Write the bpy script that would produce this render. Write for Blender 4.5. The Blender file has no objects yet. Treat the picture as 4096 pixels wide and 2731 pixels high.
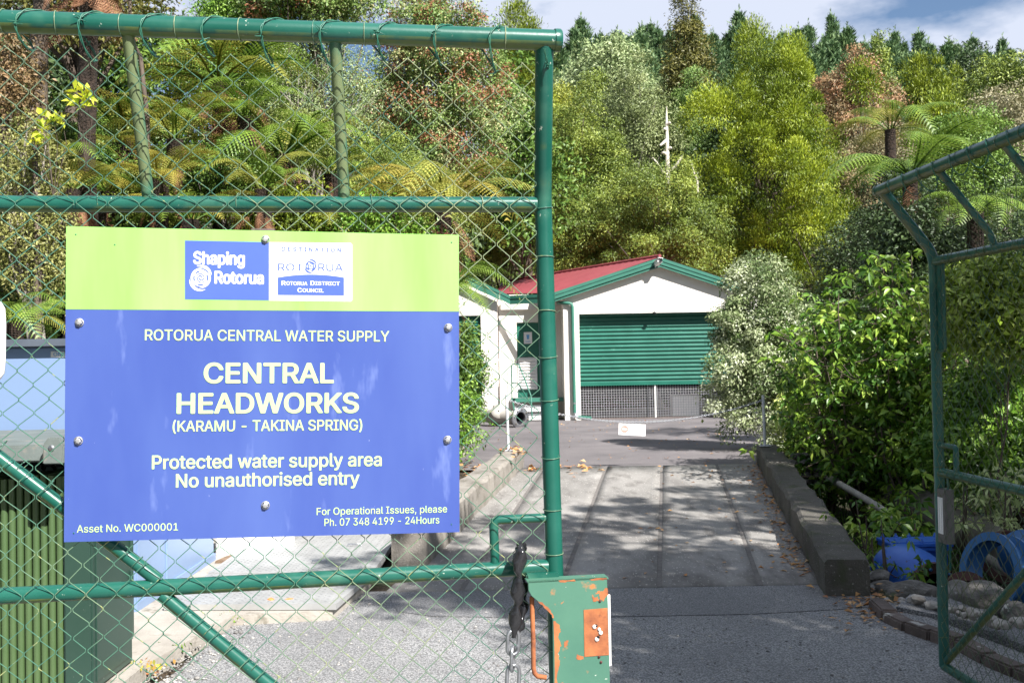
import bpy, bmesh, math, random, os
import numpy as np
from mathutils import Vector, Matrix
random.seed(7)
rng = np.random.default_rng(11)
R = math.radians
sc = bpy.context.scene
COL = sc.collection

# ------------------------------------------------------------------ camera
F = 3982.0            # focal length in pixels of the 4096 px wide photograph
EYE = 1.75
cam_d = bpy.data.cameras.new('camera')
cam_d.sensor_width = 36.0
cam_d.lens = 36.0 * F / 4096.0
cam_d.clip_end = 3000
cam = bpy.data.objects.new('camera', cam_d)
COL.objects.link(cam)
PITCH = math.atan(84.5 / F)
CM = Matrix.Rotation(R(90) + PITCH, 3, 'X') @ Matrix.Rotation(R(-1.0), 3, 'Z')
cam.matrix_world = Matrix.Translation((0, 0, EYE)) @ CM.to_4x4()
cam_d.dof.use_dof = True
cam_d.dof.focus_distance = 3.4
cam_d.dof.aperture_fstop = 13
sc.camera = cam

# ------------------------------------------------------------------ world and sun
SUN = Vector((0.47, -0.62, 0.74)).normalized()      # towards the sun
elev = math.asin(SUN.z)
world = bpy.data.worlds.new("World")
sc.world = world
world.use_nodes = True
nt = world.node_tree
nt.nodes.clear()
out = nt.nodes.new('ShaderNodeOutputWorld')
bg = nt.nodes.new('ShaderNodeBackground')
sky = nt.nodes.new('ShaderNodeTexSky')
sky.sky_type = 'NISHITA'
sky.sun_disc = False
sky.sun_elevation = elev
sky.sun_rotation = math.atan2(SUN.x, SUN.y)
sky.ozone_density = 3.5
tc = nt.nodes.new('ShaderNodeTexCoord')
mp = nt.nodes.new('ShaderNodeMapping')
mp.inputs['Scale'].default_value = (1.0, 1.0, 2.6)
mp.inputs['Location'].default_value = (5.606, 6.676, 7.157)
nz = nt.nodes.new('ShaderNodeTexNoise')
nz.inputs['Scale'].default_value = 2.6
nz.inputs['Detail'].default_value = 7
nz.inputs['Roughness'].default_value = 0.55
cr = nt.nodes.new('ShaderNodeValToRGB')
cr.color_ramp.elements[0].position = 0.44
cr.color_ramp.elements[1].position = 0.53
mx = nt.nodes.new('ShaderNodeMixRGB')
mx.inputs['Color2'].default_value = (5.6, 6.1, 7.3, 1)
nt.links.new(tc.outputs['Generated'], mp.inputs['Vector'])
nt.links.new(mp.outputs['Vector'], nz.inputs['Vector'])
nt.links.new(nz.outputs['Fac'], cr.inputs['Fac'])
nt.links.new(cr.outputs['Color'], mx.inputs['Fac'])
nt.links.new(sky.outputs['Color'], mx.inputs['Color1'])
nt.links.new(mx.outputs['Color'], bg.inputs['Color'])
bg.inputs['Strength'].default_value = 0.062
nt.links.new(bg.outputs['Background'], out.inputs['Surface'])

sun_d = bpy.data.lights.new('sun', 'SUN')
sun_d.energy = 5.0
sun_d.angle = R(0.55)
sun_d.color = (1.0, 0.965, 0.925)
sun = bpy.data.objects.new('sun', sun_d)
sun.rotation_euler = SUN.to_track_quat('Z', 'Y').to_euler()
sun.location = (6, -8, 12)
COL.objects.link(sun)
sc.view_settings.view_transform = 'Standard'
sc.view_settings.look = 'None'
sc.view_settings.exposure = 1.12
sc.view_settings.gamma = 1
sc.view_settings.use_curve_mapping = False

# ------------------------------------------------------------------ helpers
def P(px, py, d):
    """world point seen at pixel (px,py) of the photograph at world depth y = d"""
    v = CM @ Vector(((px - 2048) / F, (1365.5 - py) / F, -1.0))
    return Vector((v.x, v.y, v.z)) * (d / v.y) + Vector((0, 0, EYE))

def PZ(px, py, z):
    v = CM @ Vector(((px - 2048) / F, (1365.5 - py) / F, -1.0))
    return v * ((z - EYE) / v.z) + Vector((0, 0, EYE))

def tag(o, label=None, cat=None, group=None, kind=None):
    if label: o['label'] = label
    if cat: o['category'] = cat
    if group: o['group'] = group
    if kind: o['kind'] = kind
    return o

def empty(name, loc=(0, 0, 0), rz=0.0):
    o = bpy.data.objects.new(name, None)
    o.location = loc
    o.rotation_euler = (0, 0, rz)
    o.empty_display_size = 0.2
    COL.objects.link(o)
    return o

def thing(name, label, cat, loc=(0, 0, 0), group=None, rz=0.0):
    return tag(empty(name, loc, rz), label, cat, group)

def mesh_np(name, V, Fc, smooth=False, attr=None):
    """V (n,3) array, Fc (m,k) array of faces with k corners"""
    me = bpy.data.meshes.new(name)
    V = np.asarray(V, dtype=np.float32)
    Fc = np.asarray(Fc, dtype=np.int32)
    m, k = Fc.shape
    me.vertices.add(len(V))
    me.vertices.foreach_set('co', V.ravel())
    me.loops.add(m * k)
    me.loops.foreach_set('vertex_index', Fc.ravel())
    me.polygons.add(m)
    me.polygons.foreach_set('loop_start', np.arange(0, m * k, k, dtype=np.int32))
    if smooth:
        me.polygons.foreach_set('use_smooth', np.ones(m, dtype=bool))
    if attr is not None:
        a = me.attributes.new('rnd', 'FLOAT', 'POINT')
        a.data.foreach_set('value', np.asarray(attr, dtype=np.float32))
    me.update(calc_edges=True)
    return me

class MB:
    """collects shapes; build() links them as one mesh object"""
    def __init__(s):
        s.v = []; s.f = []; s.sm = []
    def add(s, vs, fs, smooth=False):
        n = len(s.v)
        s.v.extend([tuple(v) for v in vs])
        s.f.extend([[i + n for i in f] for f in fs])
        s.sm.extend([smooth] * len(fs))
        return s
    def box(s, c, d, M=None):
        hx, hy, hz = d[0] / 2, d[1] / 2, d[2] / 2
        vs = [Vector((x * hx, y * hy, z * hz)) for x in (-1, 1) for y in (-1, 1) for z in (-1, 1)]
        if M is not None: vs = [M @ v for v in vs]
        vs = [v + Vector(c) for v in vs]
        return s.add(vs, [[0, 1, 3, 2], [4, 6, 7, 5], [0, 4, 5, 1], [2, 3, 7, 6], [0, 2, 6, 4], [1, 5, 7, 3]])
    def prism(s, poly, ext):
        """poly: list of 3d points, ext: vector"""
        n = len(poly); e = Vector(ext)
        vs = [Vector(p) for p in poly] + [Vector(p) + e for p in poly]
        fs = [list(range(n))[::-1], list(range(n, 2 * n))]
        fs += [[i, (i + 1) % n, n + (i + 1) % n, n + i] for i in range(n)]
        return s.add(vs, fs)
    def tube(s, pts, r, seg=8, caps=True, closed=False, smooth=True):
        pts = [Vector(p) for p in pts]
        n = len(pts)
        rs = r if isinstance(r, (list, tuple)) else [r] * n
        vs = []; fs = []
        prev = None
        for i in range(n):
            if closed: t = pts[(i + 1) % n] - pts[i - 1]
            elif i == 0: t = pts[1] - pts[0]
            elif i == n - 1: t = pts[-1] - pts[-2]
            else: t = pts[i + 1] - pts[i - 1]
            if t.length < 1e-9: t = Vector((0, 0, 1))
            t.normalize()
            if prev is None:
                a = Vector((0, 0, 1)) if abs(t.z) < 0.9 else Vector((1, 0, 0))
                u = t.cross(a).normalized()
            else:
                u = (prev - t * prev.dot(t))
                if u.length < 1e-6: u = t.orthogonal()
                u.normalize()
            prev = u
            w = t.cross(u)
            for k in range(seg):
                a = 2 * math.pi * k / seg
                vs.append(pts[i] + (u * math.cos(a) + w * math.sin(a)) * rs[i])
        m = n if closed else n - 1
        for i in range(m):
            j = (i + 1) % n
            for k in range(seg):
                fs.append([i * seg + k, i * seg + (k + 1) % seg, j * seg + (k + 1) % seg, j * seg + k])
        s.add(vs, fs, smooth)
        if caps and not closed:
            s.add(vs[:seg], [list(range(seg))[::-1]]); s.add(vs[-seg:], [list(range(seg))])
        return s
    def lathe(s, prof, c, axis, seg=20, smooth=True):
        """prof: list of (r, h) along axis from c"""
        axis = Vector(axis).normalized(); u = axis.orthogonal().normalized(); w = axis.cross(u)
        vs = []; fs = []
        for (r, h) in prof:
            for k in range(seg):
                a = 2 * math.pi * k / seg
                vs.append(Vector(c) + axis * h + (u * math.cos(a) + w * math.sin(a)) * r)
        for i in range(len(prof) - 1):
            for k in range(seg):
                fs.append([i * seg + k, i * seg + (k + 1) % seg, (i + 1) * seg + (k + 1) % seg, (i + 1) * seg + k])
        return s.add(vs, fs, smooth)
    def mesh(s, name):
        me = bpy.data.meshes.new(name)
        me.from_pydata(s.v, [], s.f)
        me.polygons.foreach_set('use_smooth', s.sm)
        me.update()
        return me
    def build(s, name, mat, parent=None, bevel=0.0):
        me = s.mesh(name)
        if bevel:
            bm = bmesh.new(); bm.from_mesh(me)
            bmesh.ops.remove_doubles(bm, verts=bm.verts, dist=1e-5)
            bmesh.ops.bevel(bm, geom=list(bm.edges), offset=bevel, segments=2, affect='EDGES', clamp_overlap=True)
            bmesh.ops.recalc_face_normals(bm, faces=bm.faces)
            bm.to_mesh(me); bm.free()
        me.materials.append(mat)
        return link(name, me, parent)

def link(name, me, parent=None):
    o = bpy.data.objects.new(name, me)
    COL.objects.link(o)
    if parent is not None:
        o.parent = parent
        # geometry is given in world coordinates: undo the parent's placement
        M = Matrix.Identity(4)
        p = parent
        while p is not None:
            M = p.matrix_basis @ M
            p = p.parent
        o.matrix_basis = M.inverted()
    return o

def link_local(name, me, parent, loc=(0, 0, 0), rot=(0, 0, 0), scale=(1, 1, 1)):
    o = bpy.data.objects.new(name, me)
    COL.objects.link(o)
    o.parent = parent
    o.location = loc; o.rotation_euler = rot; o.scale = scale
    return o

# ------------------------------------------------------------------ materials
def mat(name, c1, c2=None, scale=8.0, rough=0.6, bump=0.0, bscale=None, metal=0.0, spec=0.5, lo=0.35, hi=0.65,
        extra=None, detail=5, stretch=None, dist=0.02, coat=0.0):
    """c1..c2 mixed by noise; extra = list of (colour, noise scale, lo, hi) patches laid over"""
    m = bpy.data.materials.new(name)
    m.use_nodes = True
    n = m.node_tree; N = n.nodes; L = n.links
    b = N['Principled BSDF']
    b.inputs['Roughness'].default_value = rough
    b.inputs['Metallic'].default_value = metal
    b.inputs['Specular IOR Level'].default_value = spec
    b.inputs['Coat Weight'].default_value = coat
    t = N.new('ShaderNodeTexCoord')
    src = t.outputs['Object']
    if stretch:
        mpn = N.new('ShaderNodeMapping'); mpn.inputs['Scale'].default_value = stretch
        L.new(src, mpn.inputs['Vector']); src = mpn.outputs['Vector']
    def noise(s, lo, hi, det=detail, off=0.0):
        z = N.new('ShaderNodeTexNoise'); z.inputs['Scale'].default_value = s; z.inputs['Detail'].default_value = det
        z.inputs['Roughness'].default_value = 0.6
        if off:
            a = N.new('ShaderNodeVectorMath'); a.operation = 'ADD'; a.inputs[1].default_value = (off, off * 1.7, off * 0.6)
            L.new(src, a.inputs[0]); L.new(a.outputs[0], z.inputs['Vector'])
        else: L.new(src, z.inputs['Vector'])
        r = N.new('ShaderNodeMapRange'); r.inputs['From Min'].default_value = lo; r.inputs['From Max'].default_value = hi
        L.new(z.outputs['Fac'], r.inputs['Value'])
        return r.outputs['Result']
    col = None
    if c2 is None: c2 = tuple(x * 0.8 for x in c1)
    mxn = N.new('ShaderNodeMixRGB')
    mxn.inputs['Color1'].default_value = (*c1, 1); mxn.inputs['Color2'].default_value = (*c2, 1)
    L.new(noise(scale, lo, hi), mxn.inputs['Fac'])
    col = mxn.outputs['Color']
    for i, (c, s, a, e) in enumerate(extra or []):
        q = N.new('ShaderNodeMixRGB'); q.inputs['Color2'].default_value = (*c, 1)
        L.new(col, q.inputs['Color1']); L.new(noise(s, a, e, 4, 3.1 * (i + 1)), q.inputs['Fac'])
        col = q.outputs['Color']
    L.new(col, b.inputs['Base Color'])
    if bump:
        z = N.new('ShaderNodeTexNoise'); z.inputs['Scale'].default_value = bscale or scale * 4; z.inputs['Detail'].default_value = 4
        L.new(src, z.inputs['Vector'])
        bn = N.new('ShaderNodeBump'); bn.inputs['Strength'].default_value = bump; bn.inputs['Distance'].default_value = dist
        L.new(z.outputs['Fac'], bn.inputs['Height']); L.new(bn.outputs['Normal'], b.inputs['Normal'])
    return m

def leaf_mat(name, cols, rough=0.45, trans=0.3, spec=0.4):
    """cols: colours spread over the per leaf random number"""
    m = bpy.data.materials.new(name); m.use_nodes = True
    n = m.node_tree; N = n.nodes; L = n.links
    b = N['Principled BSDF']; b.inputs['Roughness'].default_value = rough; b.inputs['Specular IOR Level'].default_value = spec
    a = N.new('ShaderNodeAttribute'); a.attribute_name = 'rnd'
    r = N.new('ShaderNodeValToRGB')
    e = r.color_ramp.elements
    cols = [tuple(min(.85, q * 1.4) for q in c) for c in cols]
    k = len(cols)
    e[0].position = 0; e[0].color = (*cols[0], 1)
    e[1].position = 1; e[1].color = (*cols[-1], 1)
    for i in range(1, k - 1):
        x = e.new(i / (k - 1)); x.color = (*cols[i], 1)
    L.new(a.outputs['Fac'], r.inputs['Fac'])
    L.new(r.outputs['Color'], b.inputs['Base Color'])
    t = N.new('ShaderNodeBsdfTranslucent')
    L.new(r.outputs['Color'], t.inputs['Color'])
    ms = N.new('ShaderNodeMixShader'); ms.inputs['Fac'].default_value = trans
    L.new(b.outputs['BSDF'], ms.inputs[1]); L.new(t.outputs['BSDF'], ms.inputs[2])
    L.new(ms.outputs['Shader'], N['Material Output'].inputs['Surface'])
    return m

# painted pipe with algae on its undersides and lichen specks
def pipe_mat(name, c, alg, algae=0.5, rough=0.3):
    m = mat(name, c, tuple(x * 1.25 + 0.01 for x in c), scale=3, rough=rough, bump=0.12, bscale=60, dist=0.002,
            extra=[((0.45, 0.5, 0.42), 48, 0.675, 0.71), ((0.05, 0.16, 0.11), 4, 0.55, 0.7)])
    n = m.node_tree; N = n.nodes; L = n.links
    b = N['Principled BSDF']
    col = b.inputs['Base Color'].links[0].from_socket
    g = N.new('ShaderNodeNewGeometry'); sx = N.new('ShaderNodeSeparateXYZ'); L.new(g.outputs['True Normal'], sx.inputs[0])
    z = N.new('ShaderNodeTexNoise'); z.inputs['Scale'].default_value = 9; z.inputs['Detail'].default_value = 6
    t = N.new('ShaderNodeTexCoord'); L.new(t.outputs['Object'], z.inputs['Vector'])
    ma = N.new('ShaderNodeMath'); ma.operation = 'MULTIPLY_ADD'; ma.inputs[1].default_value = -0.55
    L.new(sx.outputs['Z'], ma.inputs[0]); L.new(z.outputs['Fac'], ma.inputs[2])
    mr = N.new('ShaderNodeMapRange'); mr.inputs['From Min'].default_value = 1.12 - algae; mr.inputs['From Max'].default_value = 1.3 - algae
    mr.inputs['To Max'].default_value = 0.85
    L.new(ma.outputs[0], mr.inputs['Value'])
    q = N.new('ShaderNodeMixRGB'); q.inputs['Color2'].default_value = (*alg, 1)
    L.new(mr.outputs['Result'], q.inputs['Fac']); L.new(col, q.inputs['Color1'])
    L.new(q.outputs['Color'], b.inputs['Base Color'])
    return m

MT = {}
MT['paint'] = pipe_mat('green pipe paint', (0.006, 0.085, 0.06), (0.13, 0.16, 0.035), 0.36)
MT['paint_algae'] = pipe_mat('green pipe paint with algae', (0.045, 0.14, 0.085), (0.19, 0.225, 0.10), 0.66, 0.5)
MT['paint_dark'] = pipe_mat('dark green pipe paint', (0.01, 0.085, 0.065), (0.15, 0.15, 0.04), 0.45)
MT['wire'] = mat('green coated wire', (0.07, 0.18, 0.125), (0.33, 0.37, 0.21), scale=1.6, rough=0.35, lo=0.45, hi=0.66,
                 extra=[((0.36, 0.38, 0.16), 30, 0.60, 0.68)])
MT['barb'] = mat('teal barbed wire', (0.02, 0.13, 0.09), (0.05, 0.17, 0.11), scale=12, rough=0.4)
MT['conc_shaded'] = mat('mossy concrete toned for shade', (0.115, 0.105, 0.09), (0.065, 0.06, 0.05), scale=2.2, rough=0.95, bump=0.6, bscale=70, dist=0.015,
                      extra=[((0.05, 0.06, 0.025), 5, 0.52, 0.72), ((0.3, 0.29, 0.26), 45, 0.63, 0.7)])  # base tone darkened for the kerb's shade; moss and pale specks are its own
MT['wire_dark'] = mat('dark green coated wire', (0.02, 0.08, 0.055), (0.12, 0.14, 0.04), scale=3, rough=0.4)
MT['galv'] = mat('galvanised steel', (0.45, 0.46, 0.48), (0.3, 0.31, 0.33), scale=30, rough=0.38, metal=0.85, bump=0.1)
MT['bolt'] = mat('dull zinc', (0.55, 0.55, 0.56), (0.4, 0.4, 0.4), scale=120, rough=0.42, metal=0.6, bump=0.3, dist=0.003)
MT['white'] = mat('white paint', (0.8, 0.8, 0.78), (0.72, 0.72, 0.7), scale=4, rough=0.5)
MT['cream'] = mat('cream wall paint', (0.80, 0.76, 0.69), (0.74, 0.70, 0.63), scale=1.2, rough=0.75, bump=0.08, bscale=30,
                  extra=[((0.5, 0.46, 0.38), 2.2, 0.68, 0.85)])
MT['fascia'] = mat('green fascia paint', (0.035, 0.155, 0.11), (0.045, 0.18, 0.13), scale=3, rough=0.45)
MT['door_green'] = mat('green door paint', (0.010, 0.12, 0.08), (0.016, 0.14, 0.09), scale=3, rough=0.4)
MT['roller'] = mat('green roller door steel', (0.014, 0.115, 0.08), (0.022, 0.14, 0.10), scale=2.5, rough=0.32,
                   extra=[((0.10, 0.30, 0.22), 6, 0.66, 0.8)])
MT['red_roof'] = mat('red roof paint', (0.28, 0.06, 0.07), (0.24, 0.05, 0.06), scale=1.5, rough=0.5)
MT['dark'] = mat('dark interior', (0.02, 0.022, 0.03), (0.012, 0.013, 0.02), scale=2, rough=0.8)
MT['conc'] = mat('weathered concrete', (0.30, 0.275, 0.24), (0.20, 0.18, 0.155), scale=2.2, rough=0.9, bump=0.5, bscale=70, dist=0.012,
                 extra=[((0.12, 0.11, 0.085), 5, 0.52, 0.72), ((0.42, 0.40, 0.36), 40, 0.62, 0.7)])
MT['ramp'] = mat('ramp concrete', (0.31, 0.295, 0.275), (0.21, 0.20, 0.185), scale=1.3, rough=0.9, bump=0.35, bscale=110, dist=0.008,
                 extra=[((0.13, 0.12, 0.11), 5, 0.50, 0.72), ((0.16, 0.15, 0.14), 1.3, 0.5, 0.7), ((0.47, 0.45, 0.41), 60, 0.6, 0.68)], stretch=(1, 0.35, 1))
MT['joint'] = mat('dark joint filler', (0.13, 0.12, 0.112), (0.19, 0.175, 0.16), scale=20, rough=0.95, bump=0.5)
MT['asphalt'] = mat('yard asphalt', (0.175, 0.158, 0.16), (0.13, 0.118, 0.122), scale=1.2, rough=0.9, bump=0.4, bscale=150, dist=0.01,
                    extra=[((0.10, 0.093, 0.096), 0.7, 0.5, 0.75), ((0.2, 0.19, 0.18), 90, 0.64, 0.7)])
MT['rubber'] = mat('black plastic sleeve', (0.012, 0.012, 0.014), (0.02, 0.02, 0.022), scale=20, rough=0.22, bump=0.15, bscale=40, coat=0.3)
MT['rust'] = mat('rusty steel', (0.46, 0.16, 0.055), (0.26, 0.085, 0.035), scale=14, rough=0.85, bump=0.4, dist=0.004,
                 extra=[((0.16, 0.05, 0.025), 30, 0.6, 0.72)])
MT['rustpaint'] = mat('chipped green paint over rust', (0.06, 0.165, 0.115), (0.075, 0.19, 0.13), scale=6, rough=0.5, bump=0.25, dist=0.003,
                      extra=[((0.50, 0.17, 0.05), 11, 0.62, 0.70), ((0.8, 0.8, 0.72), 42, 0.69, 0.71), ((0.45, 0.15, 0.05), 24, 0.69, 0.72)])
MT['algae'] = mat('timber', (0.23, 0.15, 0.09), (0.12, 0.08, 0.05), scale=6, rough=0.85, bump=0.4, stretch=(1, 1, 6))
MT['litter'] = mat('forest floor', (0.075, 0.05, 0.028), (0.02, 0.022, 0.010), scale=3.5, rough=1.0, bump=1.0, bscale=25, dist=0.08,
                   extra=[((0.03, 0.05, 0.012), 1.5, 0.5, 0.6)])
MT['soil'] = mat('damp soil', (0.07, 0.055, 0.042), (0.035, 0.028, 0.02), scale=9, rough=1.0, bump=0.8, bscale=60, dist=0.03)
MT['bark'] = mat('grey brown bark', (0.16, 0.125, 0.095), (0.07, 0.052, 0.04), scale=7, rough=0.95, bump=0.8, dist=0.03, stretch=(1, 1, 0.25))
MT['twig'] = mat('pale grey twig', (0.40, 0.36, 0.31), (0.26, 0.23, 0.20), scale=6, rough=0.9, bump=0.3)
MT['deadwood'] = mat('bleached dead wood', (0.72, 0.66, 0.57), (0.5, 0.44, 0.36), scale=4, rough=0.9, bump=0.5, stretch=(1, 1, 0.2))
MT['transf'] = mat('olive green transformer paint', (0.058, 0.105, 0.038), (0.075, 0.125, 0.05), scale=2, rough=0.42,
                   extra=[((0.25, 0.28, 0.2), 14, 0.70, 0.76)])
MT['transf_dark'] = mat('dark green cabinet paint', (0.022, 0.055, 0.04), (0.03, 0.065, 0.05), scale=1.5, rough=0.4,
                        extra=[((0.2, 0.22, 0.2), 45, 0.70, 0.74)])
MT['grey_lid'] = mat('grey green steel lid', (0.16, 0.19, 0.18), (0.12, 0.14, 0.13), scale=5, rough=0.6, bump=0.2,
                     extra=[((0.3, 0.24, 0.2), 8, 0.58, 0.75)])
MT['paleblue'] = mat('pale blue cabinet paint', (0.20, 0.29, 0.46), (0.215, 0.31, 0.48), scale=0.8, rough=0.35)
MT['slate'] = mat('dark blue grey coping', (0.10, 0.12, 0.15), (0.07, 0.085, 0.11), scale=4, rough=0.6)
MT['checker'] = mat('aluminium checker plate', (0.50, 0.50, 0.49), (0.38, 0.38, 0.37), scale=3, rough=0.5, metal=0.35)
MT['blue'] = mat('blue valve paint', (0.02, 0.10, 0.46), (0.03, 0.14, 0.52), scale=4, rough=0.42, extra=[((0.02, 0.03, 0.1), 20, 0.68, 0.74)])
MT['paleblue_pipe'] = mat('light blue pipe paint', (0.03, 0.13, 0.34), (0.06, 0.18, 0.38), scale=4, rough=0.45)
MT['flange'] = mat('rusty dark flange', (0.10, 0.035, 0.03), (0.05, 0.025, 0.022), scale=14, rough=0.7, bump=0.3)
MT['pipe_grey'] = mat('old grey pipe', (0.17, 0.155, 0.13), (0.10, 0.09, 0.07), scale=3, rough=0.8, bump=0.3, extra=[((0.3, 0.13, 0.07), 5, 0.64, 0.75)])
MT['pipe_light'] = mat('worn pale grey pipe', (0.42, 0.40, 0.36), (0.25, 0.23, 0.2), scale=3, rough=0.7)
MT['rock'] = mat('mossy grey rock', (0.20, 0.185, 0.165), (0.09, 0.085, 0.075), scale=5, rough=0.95, bump=0.8, bscale=18, dist=0.04,
                 extra=[((0.10, 0.13, 0.05), 4, 0.58, 0.7), ((0.55, 0.54, 0.5), 9, 0.64, 0.7)])
MT['plastic_grey'] = mat('grey housing', (0.13, 0.125, 0.12), (0.10, 0.095, 0.09), scale=9, rough=0.55)
MT['lens'] = mat('black lens', (0.01, 0.01, 0.012), None, rough=0.1)
MT['channel'] = mat('worn kerb concrete', (0.15, 0.115, 0.10), (0.085, 0.065, 0.055), scale=5, rough=0.9, bump=0.5, bscale=50,
                    extra=[((0.48, 0.46, 0.42), 6, 0.62, 0.7)])
MT['paper'] = mat('faded white board', (0.80, 0.78, 0.76), (0.74, 0.72, 0.70), scale=10, rough=0.5)
MT['fadedred'] = mat('faded red print', (0.62, 0.22, 0.18), (0.70, 0.33, 0.28), scale=20, rough=0.6)
MT['fadedtext'] = mat('faded grey print', (0.38, 0.38, 0.40), (0.5, 0.5, 0.5), scale=30, rough=0.6)
MT['cyanprint'] = mat('blue print', (0.10, 0.32, 0.62), (0.13, 0.36, 0.66), scale=20, rough=0.5)
MT['water'] = mat('dark stream water', (0.02, 0.03, 0.03), (0.012, 0.02, 0.02), scale=1, rough=0.06, bump=0.25, bscale=7, dist=0.05)
MT['hose'] = mat('dark teal hose', (0.02, 0.10, 0.10), None, scale=5, rough=0.4)
MT['fallen'] = leaf_mat('fallen leaves', [(0.35, 0.15, 0.06), (0.42, 0.25, 0.10), (0.25, 0.11, 0.05), (0.5, 0.36, 0.2)], rough=0.8, trans=0.1)
# ------------------------------------------------------------------ terrain
def zdrive(x, y):
    y = np.asarray(y, dtype=float)
    return np.interp(y, [-50, 7.7, 14.4, 27, 60], [0, 0, 0.22, 0.19, 0.19])

def kerbR(y):   # x of the right edge of the right kerb wall
    return np.interp(y, [0, 7.3, 14.5, 40], [2.3, 2.62, 3.9, 7.0])

def smooth(a):
    a = np.clip(a, 0, 1); return a * a * (3 - 2 * a)

def terrain(x, y):
    x = np.asarray(x, float); y = np.asarray(y, float)
    z = zdrive(x, y) - 0.035
    # low stream side to the right of the kerb wall
    d = smooth((x - kerbR(y)) / 0.5) * smooth((y - 7.0) / 0.5) * smooth((21 - y) / 4)
    z = z - d * (0.32 + zdrive(x, y))
    z = z - 0.55 * smooth((x - 5.0 - 0.1 * (y - 9)) / 1.0) * smooth((y - 6.5) / 1.5) * smooth((30 - y) / 6) * smooth((11.0 + 0.1 * y - x) / 2)
    # far bank and hill behind
    h = np.clip(y - 33, 0, None)
    hill = h * 0.30 - np.clip(h - 88, 0, None) * 0.28
    hill = hill * (1.0 - 0.0022 * np.clip(x, -60, 60))
    z = z + hill
    # hill on the left closes in behind the fence
    q = np.clip((-x - 2.9), 0, None) * smooth((y - 11) / 5)
    z = z + np.minimum(0.95 * q, 4 + .35 * q) * np.clip(1 - h / 40, 0, 1)
    q2 = np.clip(x - 9 - 0.12 * y, 0, None) * smooth((y - 8) / 6)
    z = z + 0.35 * np.clip(q2, 0, 25) * np.clip(1 - h / 40, 0, 1)
    z = z + (0.12 * np.sin(x * 1.3 + y * 0.7) + 0.1 * np.sin(x * 0.5 - y * 1.1)) * smooth((y - 30) / 5)
    return z

xs = np.unique(np.concatenate([np.linspace(-400, -30, 14), np.linspace(-30, -6, 25), np.linspace(-6, 12, 91), np.linspace(12, 40, 29), np.linspace(40, 400, 14)]))
ys = np.unique(np.concatenate([np.linspace(-300, -10, 10), np.linspace(-10, 30, 161), np.linspace(30, 60, 31), np.linspace(60, 140, 28), np.linspace(140, 900, 12)]))
X, Y = np.meshgrid(xs, ys)
Z = terrain(X, Y)
V = np.stack([X.ravel(), Y.ravel(), Z.ravel()], 1)
nx, ny = len(xs), len(ys)
i = np.arange(nx - 1)[None, :] + nx * np.arange(ny - 1)[:, None]
i = i.ravel()
Fq = np.stack([i, i + 1, i + nx + 1, i + nx], 1)
me = mesh_np('ground', V, Fq, smooth=True); me.materials.append(MT['litter'])
tag(link('ground', me), 'brown leaf littered ground rising into the wooded hill', kind='structure')

def TZ(x, y): return float(terrain(x, y))

def sheet(name, poly, off, m, label=None, n=24, parent=None, zf=None, thick=0.0):
    """poly: list of left points and right points [(xl,y),(xr,y)] rows interpolated; follows the drive"""
    rows = []
    for (y, xl, xr) in poly: rows.append((y, xl, xr))
    yy = np.unique(np.concatenate([[r[0] for r in rows], np.linspace(rows[0][0], rows[-1][0], n)]))
    L = np.interp(yy, [r[0] for r in rows], [r[1] for r in rows]); Rr = np.interp(yy, [r[0] for r in rows], [r[2] for r in rows])
    k = 9
    V = []; Fc = []
    for a in range(len(yy)):
        for b in range(k):
            x = L[a] + (Rr[a] - L[a]) * b / (k - 1)
            V.append((x, yy[a], float(zdrive(x, yy[a])) + off))
    for a in range(len(yy) - 1):
        for b in range(k - 1):
            q = a * k + b
            Fc.append((q, q + 1, q + k + 1, q + k))
    if thick:
        base = len(V)
        for a in (0, len(yy) - 1):
            for b in range(k):
                v = V[a * k + b]; V.append((v[0], v[1], v[2] - thick))
        for a in range(len(yy)):
            for b in (0, k - 1):
                v = V[a * k + b]; V.append((v[0], v[1], v[2] - thick))
        for b in range(k - 1):
            Fc.append((b, base + b, base + b + 1, b + 1))
            q = (len(yy) - 1) * k + b; Fc.append((q, q + 1, base + k + b + 1, base + k + b))
        s2 = base + 2 * k
        for a in range(len(yy) - 1):
            Fc.append((a * k, (a + 1) * k, s2 + 2 * (a + 1), s2 + 2 * a))
            Fc.append((a * k + k - 1, s2 + 2 * a + 1, s2 + 2 * a + 3, (a + 1) * k + k - 1))
    me = mesh_np(name, V, Fc); me.materials.append(m)
    o = link(name, me, parent)
    if parent is None: tag(o, label, kind='structure')
    return o

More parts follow.
